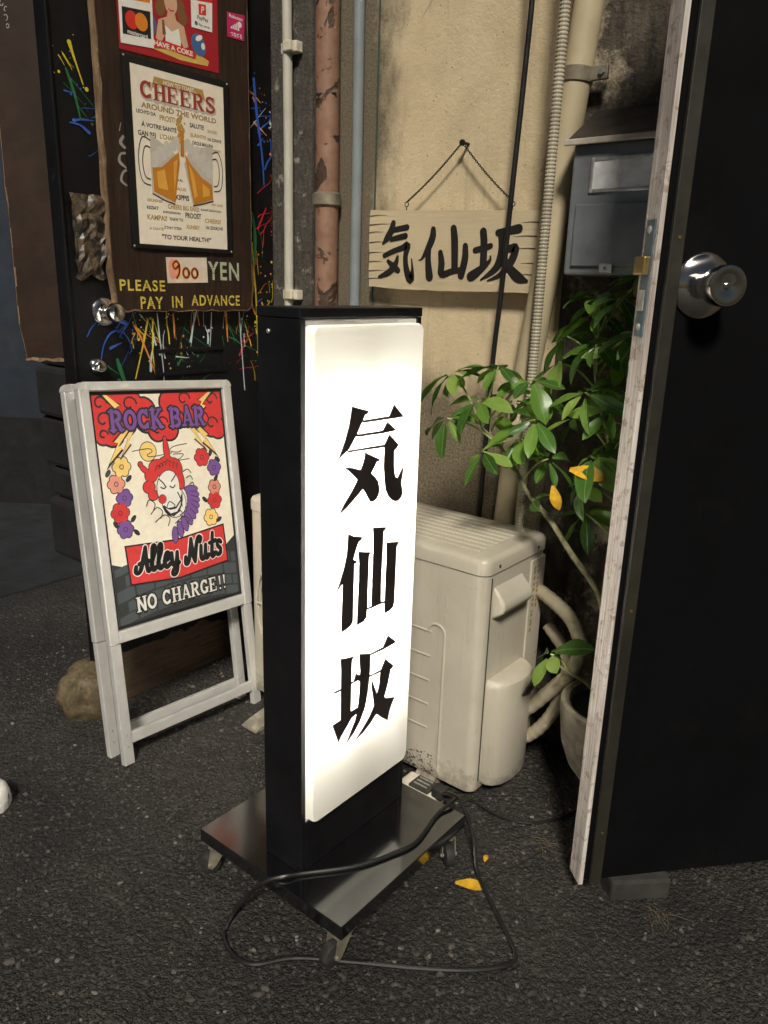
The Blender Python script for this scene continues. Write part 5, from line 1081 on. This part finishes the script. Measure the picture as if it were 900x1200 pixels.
MB().box(-1.99, -1.84, 1.16, 1.30, -.02, 2.6).build('post_shaft', 'dark_stone', a, bevel=.006)

# ------------------------------------------------------------------ the alley beyond, left
a = thing('far_wall', 'dim bluish plaster wall far down the alley', 'wall', (-3.9, 1.8, 0)); 
q = Vector((.80, .60, 0)).normalized(); o = Vector((-4.02, 1.76, 0)); nq = Vector((-q.y, q.x, 0)); g = MB()
g.add([o+q*u+nq*v+Vector((0, 0, z)) for z in (-.1, 3.4) for u, v in ((-3, 0), (2.2, 0), (2.2, .2), (-3, .2))], [(0, 3, 2, 1), (4, 5, 6, 7), (0, 1, 5, 4), (1, 2, 6, 5), (2, 3, 7, 6), (3, 0, 4, 7)]); g.build('wall_face', 'far_plaster', a)
g = MB(); g.add([o+q*u+nq*v+Vector((0, 0, z)) for z in (-.1, .46) for u, v in ((-3, -.02), (2.2, -.02), (2.2, -.002), (-3, -.002))], [(0, 3, 2, 1), (4, 5, 6, 7), (0, 1, 5, 4), (1, 2, 6, 5), (2, 3, 7, 6), (3, 0, 4, 7)]); g.build('lower_band', 'dark_stone', a)  # darker band along the foot of the far wall
a = thing('stone_pillar', 'rough dark stacked-stone pillar down the alley behind the A-frame sign', 'pillar', (-3.1, 1.65, 0)); rnd = random.Random(2)
z = 0
while z < 2.4:
    hh = rnd.uniform(.12, .26); e = rnd.uniform(-.03, .03); MB().box(-3.10+e, -2.6, 1.58+rnd.uniform(-.02, .02), 2.0, z+.003, z+hh).build('stone', 'dark_stone', a, bevel=.02); z += hh
tag(MB().box(-5.6, -2.75, .95, 2.6, -.02, .008).build('pavement', 'slab', None, bevel=.006), kind='structure')
a = thing('wall_lamp', 'cold white lamp glowing on the far alley wall', 'lamp')
lp = o+q*(-.245)+Vector((0, 0, 2.40))-nq*.13; a.location = lp; OFF[a.name] = lp.copy()
MB().lathe(lp-Vector((0, 0, .07)), (0, 0, 1), [(0, .02), (.03, .06), (.07, .075), (.11, .06), (.14, .02)], 20).build('globe', 'lamp_light', a, smooth=True)
MB().tube([lp+Vector((0, 0, .07)), lp+Vector((0, 0, .10)), lp+nq*.12+Vector((0, 0, .12))], .012, 8).build('bracket', 'black_paint', a)
a = thing('paper_notice', 'small white paper notice pinned to the far alley wall', 'notice'); pn = o+q*(-.02)+Vector((0, 0, 1.46))-nq*.006; a.location = pn; OFF[a.name] = pn.copy()
g = MB(); g.add([pn+q*u+nq*v+Vector((0, 0, z)) for z in (-.08, .08) for u, v in ((-.07, 0), (.06, 0), (.06, .003), (-.07, .003))], [(0, 3, 2, 1), (4, 5, 6, 7), (0, 1, 5, 4), (1, 2, 6, 5), (2, 3, 7, 6), (3, 0, 4, 7)]); g.build('paper', 'p_white', a)

# rock by the A-frame
bm = bmesh.new(); bmesh.ops.create_icosphere(bm, subdivisions=4, radius=1)
for v in bm.verts:
    c = v.co.copy(); k = 1.12+.28*noise.noise(c*1.2+Vector((4, 0, 0)))+.12*noise.noise(c*3.1)+.05*noise.noise(c*9); m = max(abs(c.x), abs(c.y), abs(c.z)); k *= .75+.25/m
    v.co = Vector((c.x*.066*k, c.y*.078*k, max(-.02, c.z*.068*k+.052)))
me = bpy.data.meshes.new('rock'); bm.to_mesh(me); bm.free()
for p in me.polygons: p.use_smooth = True
wood('rock_mat', (.06, .045, .025), (.22, .17, .10), (.03, .025, .018), (14, 14, 14), .55); me.materials.append(MATS['rock_mat'])
o2 = bpy.data.objects.new('rock', me); COL.objects.link(o2); o2.location = (-1.81, .99, 0); o2.rotation_euler = (0, 0, .5)
tag(o2, 'rounded brown rock on the asphalt behind the A-frame sign legs', 'rock')

# shoe tip at the left
a = bpy.data.objects.new('sneaker', None); COL.objects.link(a); a.location = (-1.594, .604, .0); a.rotation_euler = (0, 0, R(42)); tag(a, 'white sneaker toe resting on the asphalt', 'shoe')
g = MB(); n = 14; m_ = 16
secs = [(-.23, .030, .085), (-.20, .036, .09), (-.14, .038, .085), (-.08, .042, .066), (-.03, .046, .058), (.01, .044, .052), (.032, .034, .044), (.044, .018, .032), (.047, .004, .018)]
for i, (x, hw, hh) in enumerate(secs):
    for k in range(m_):
        an = math.pi*k/(m_-1); g.v.append((x, hw*math.cos(an), .018+hh*math.sin(an)**.8))
    if i:
        for k in range(m_-1): b = (i-1)*m_+k; g.f.append((b, b+1, b+m_+1, b+m_))
g.build('upper', 'shoe_white', a, smooth=True, **D)
MB().prism([(x, hw+.003) for x, hw, hh in secs]+[(x, -hw-.003) for x, hw, hh in secs[::-1]], lambda a, b: (a, b, .001), lambda a, b: (a, b, .022)).build('sole', 'shoe_sole', a, bevel=.004, **D)
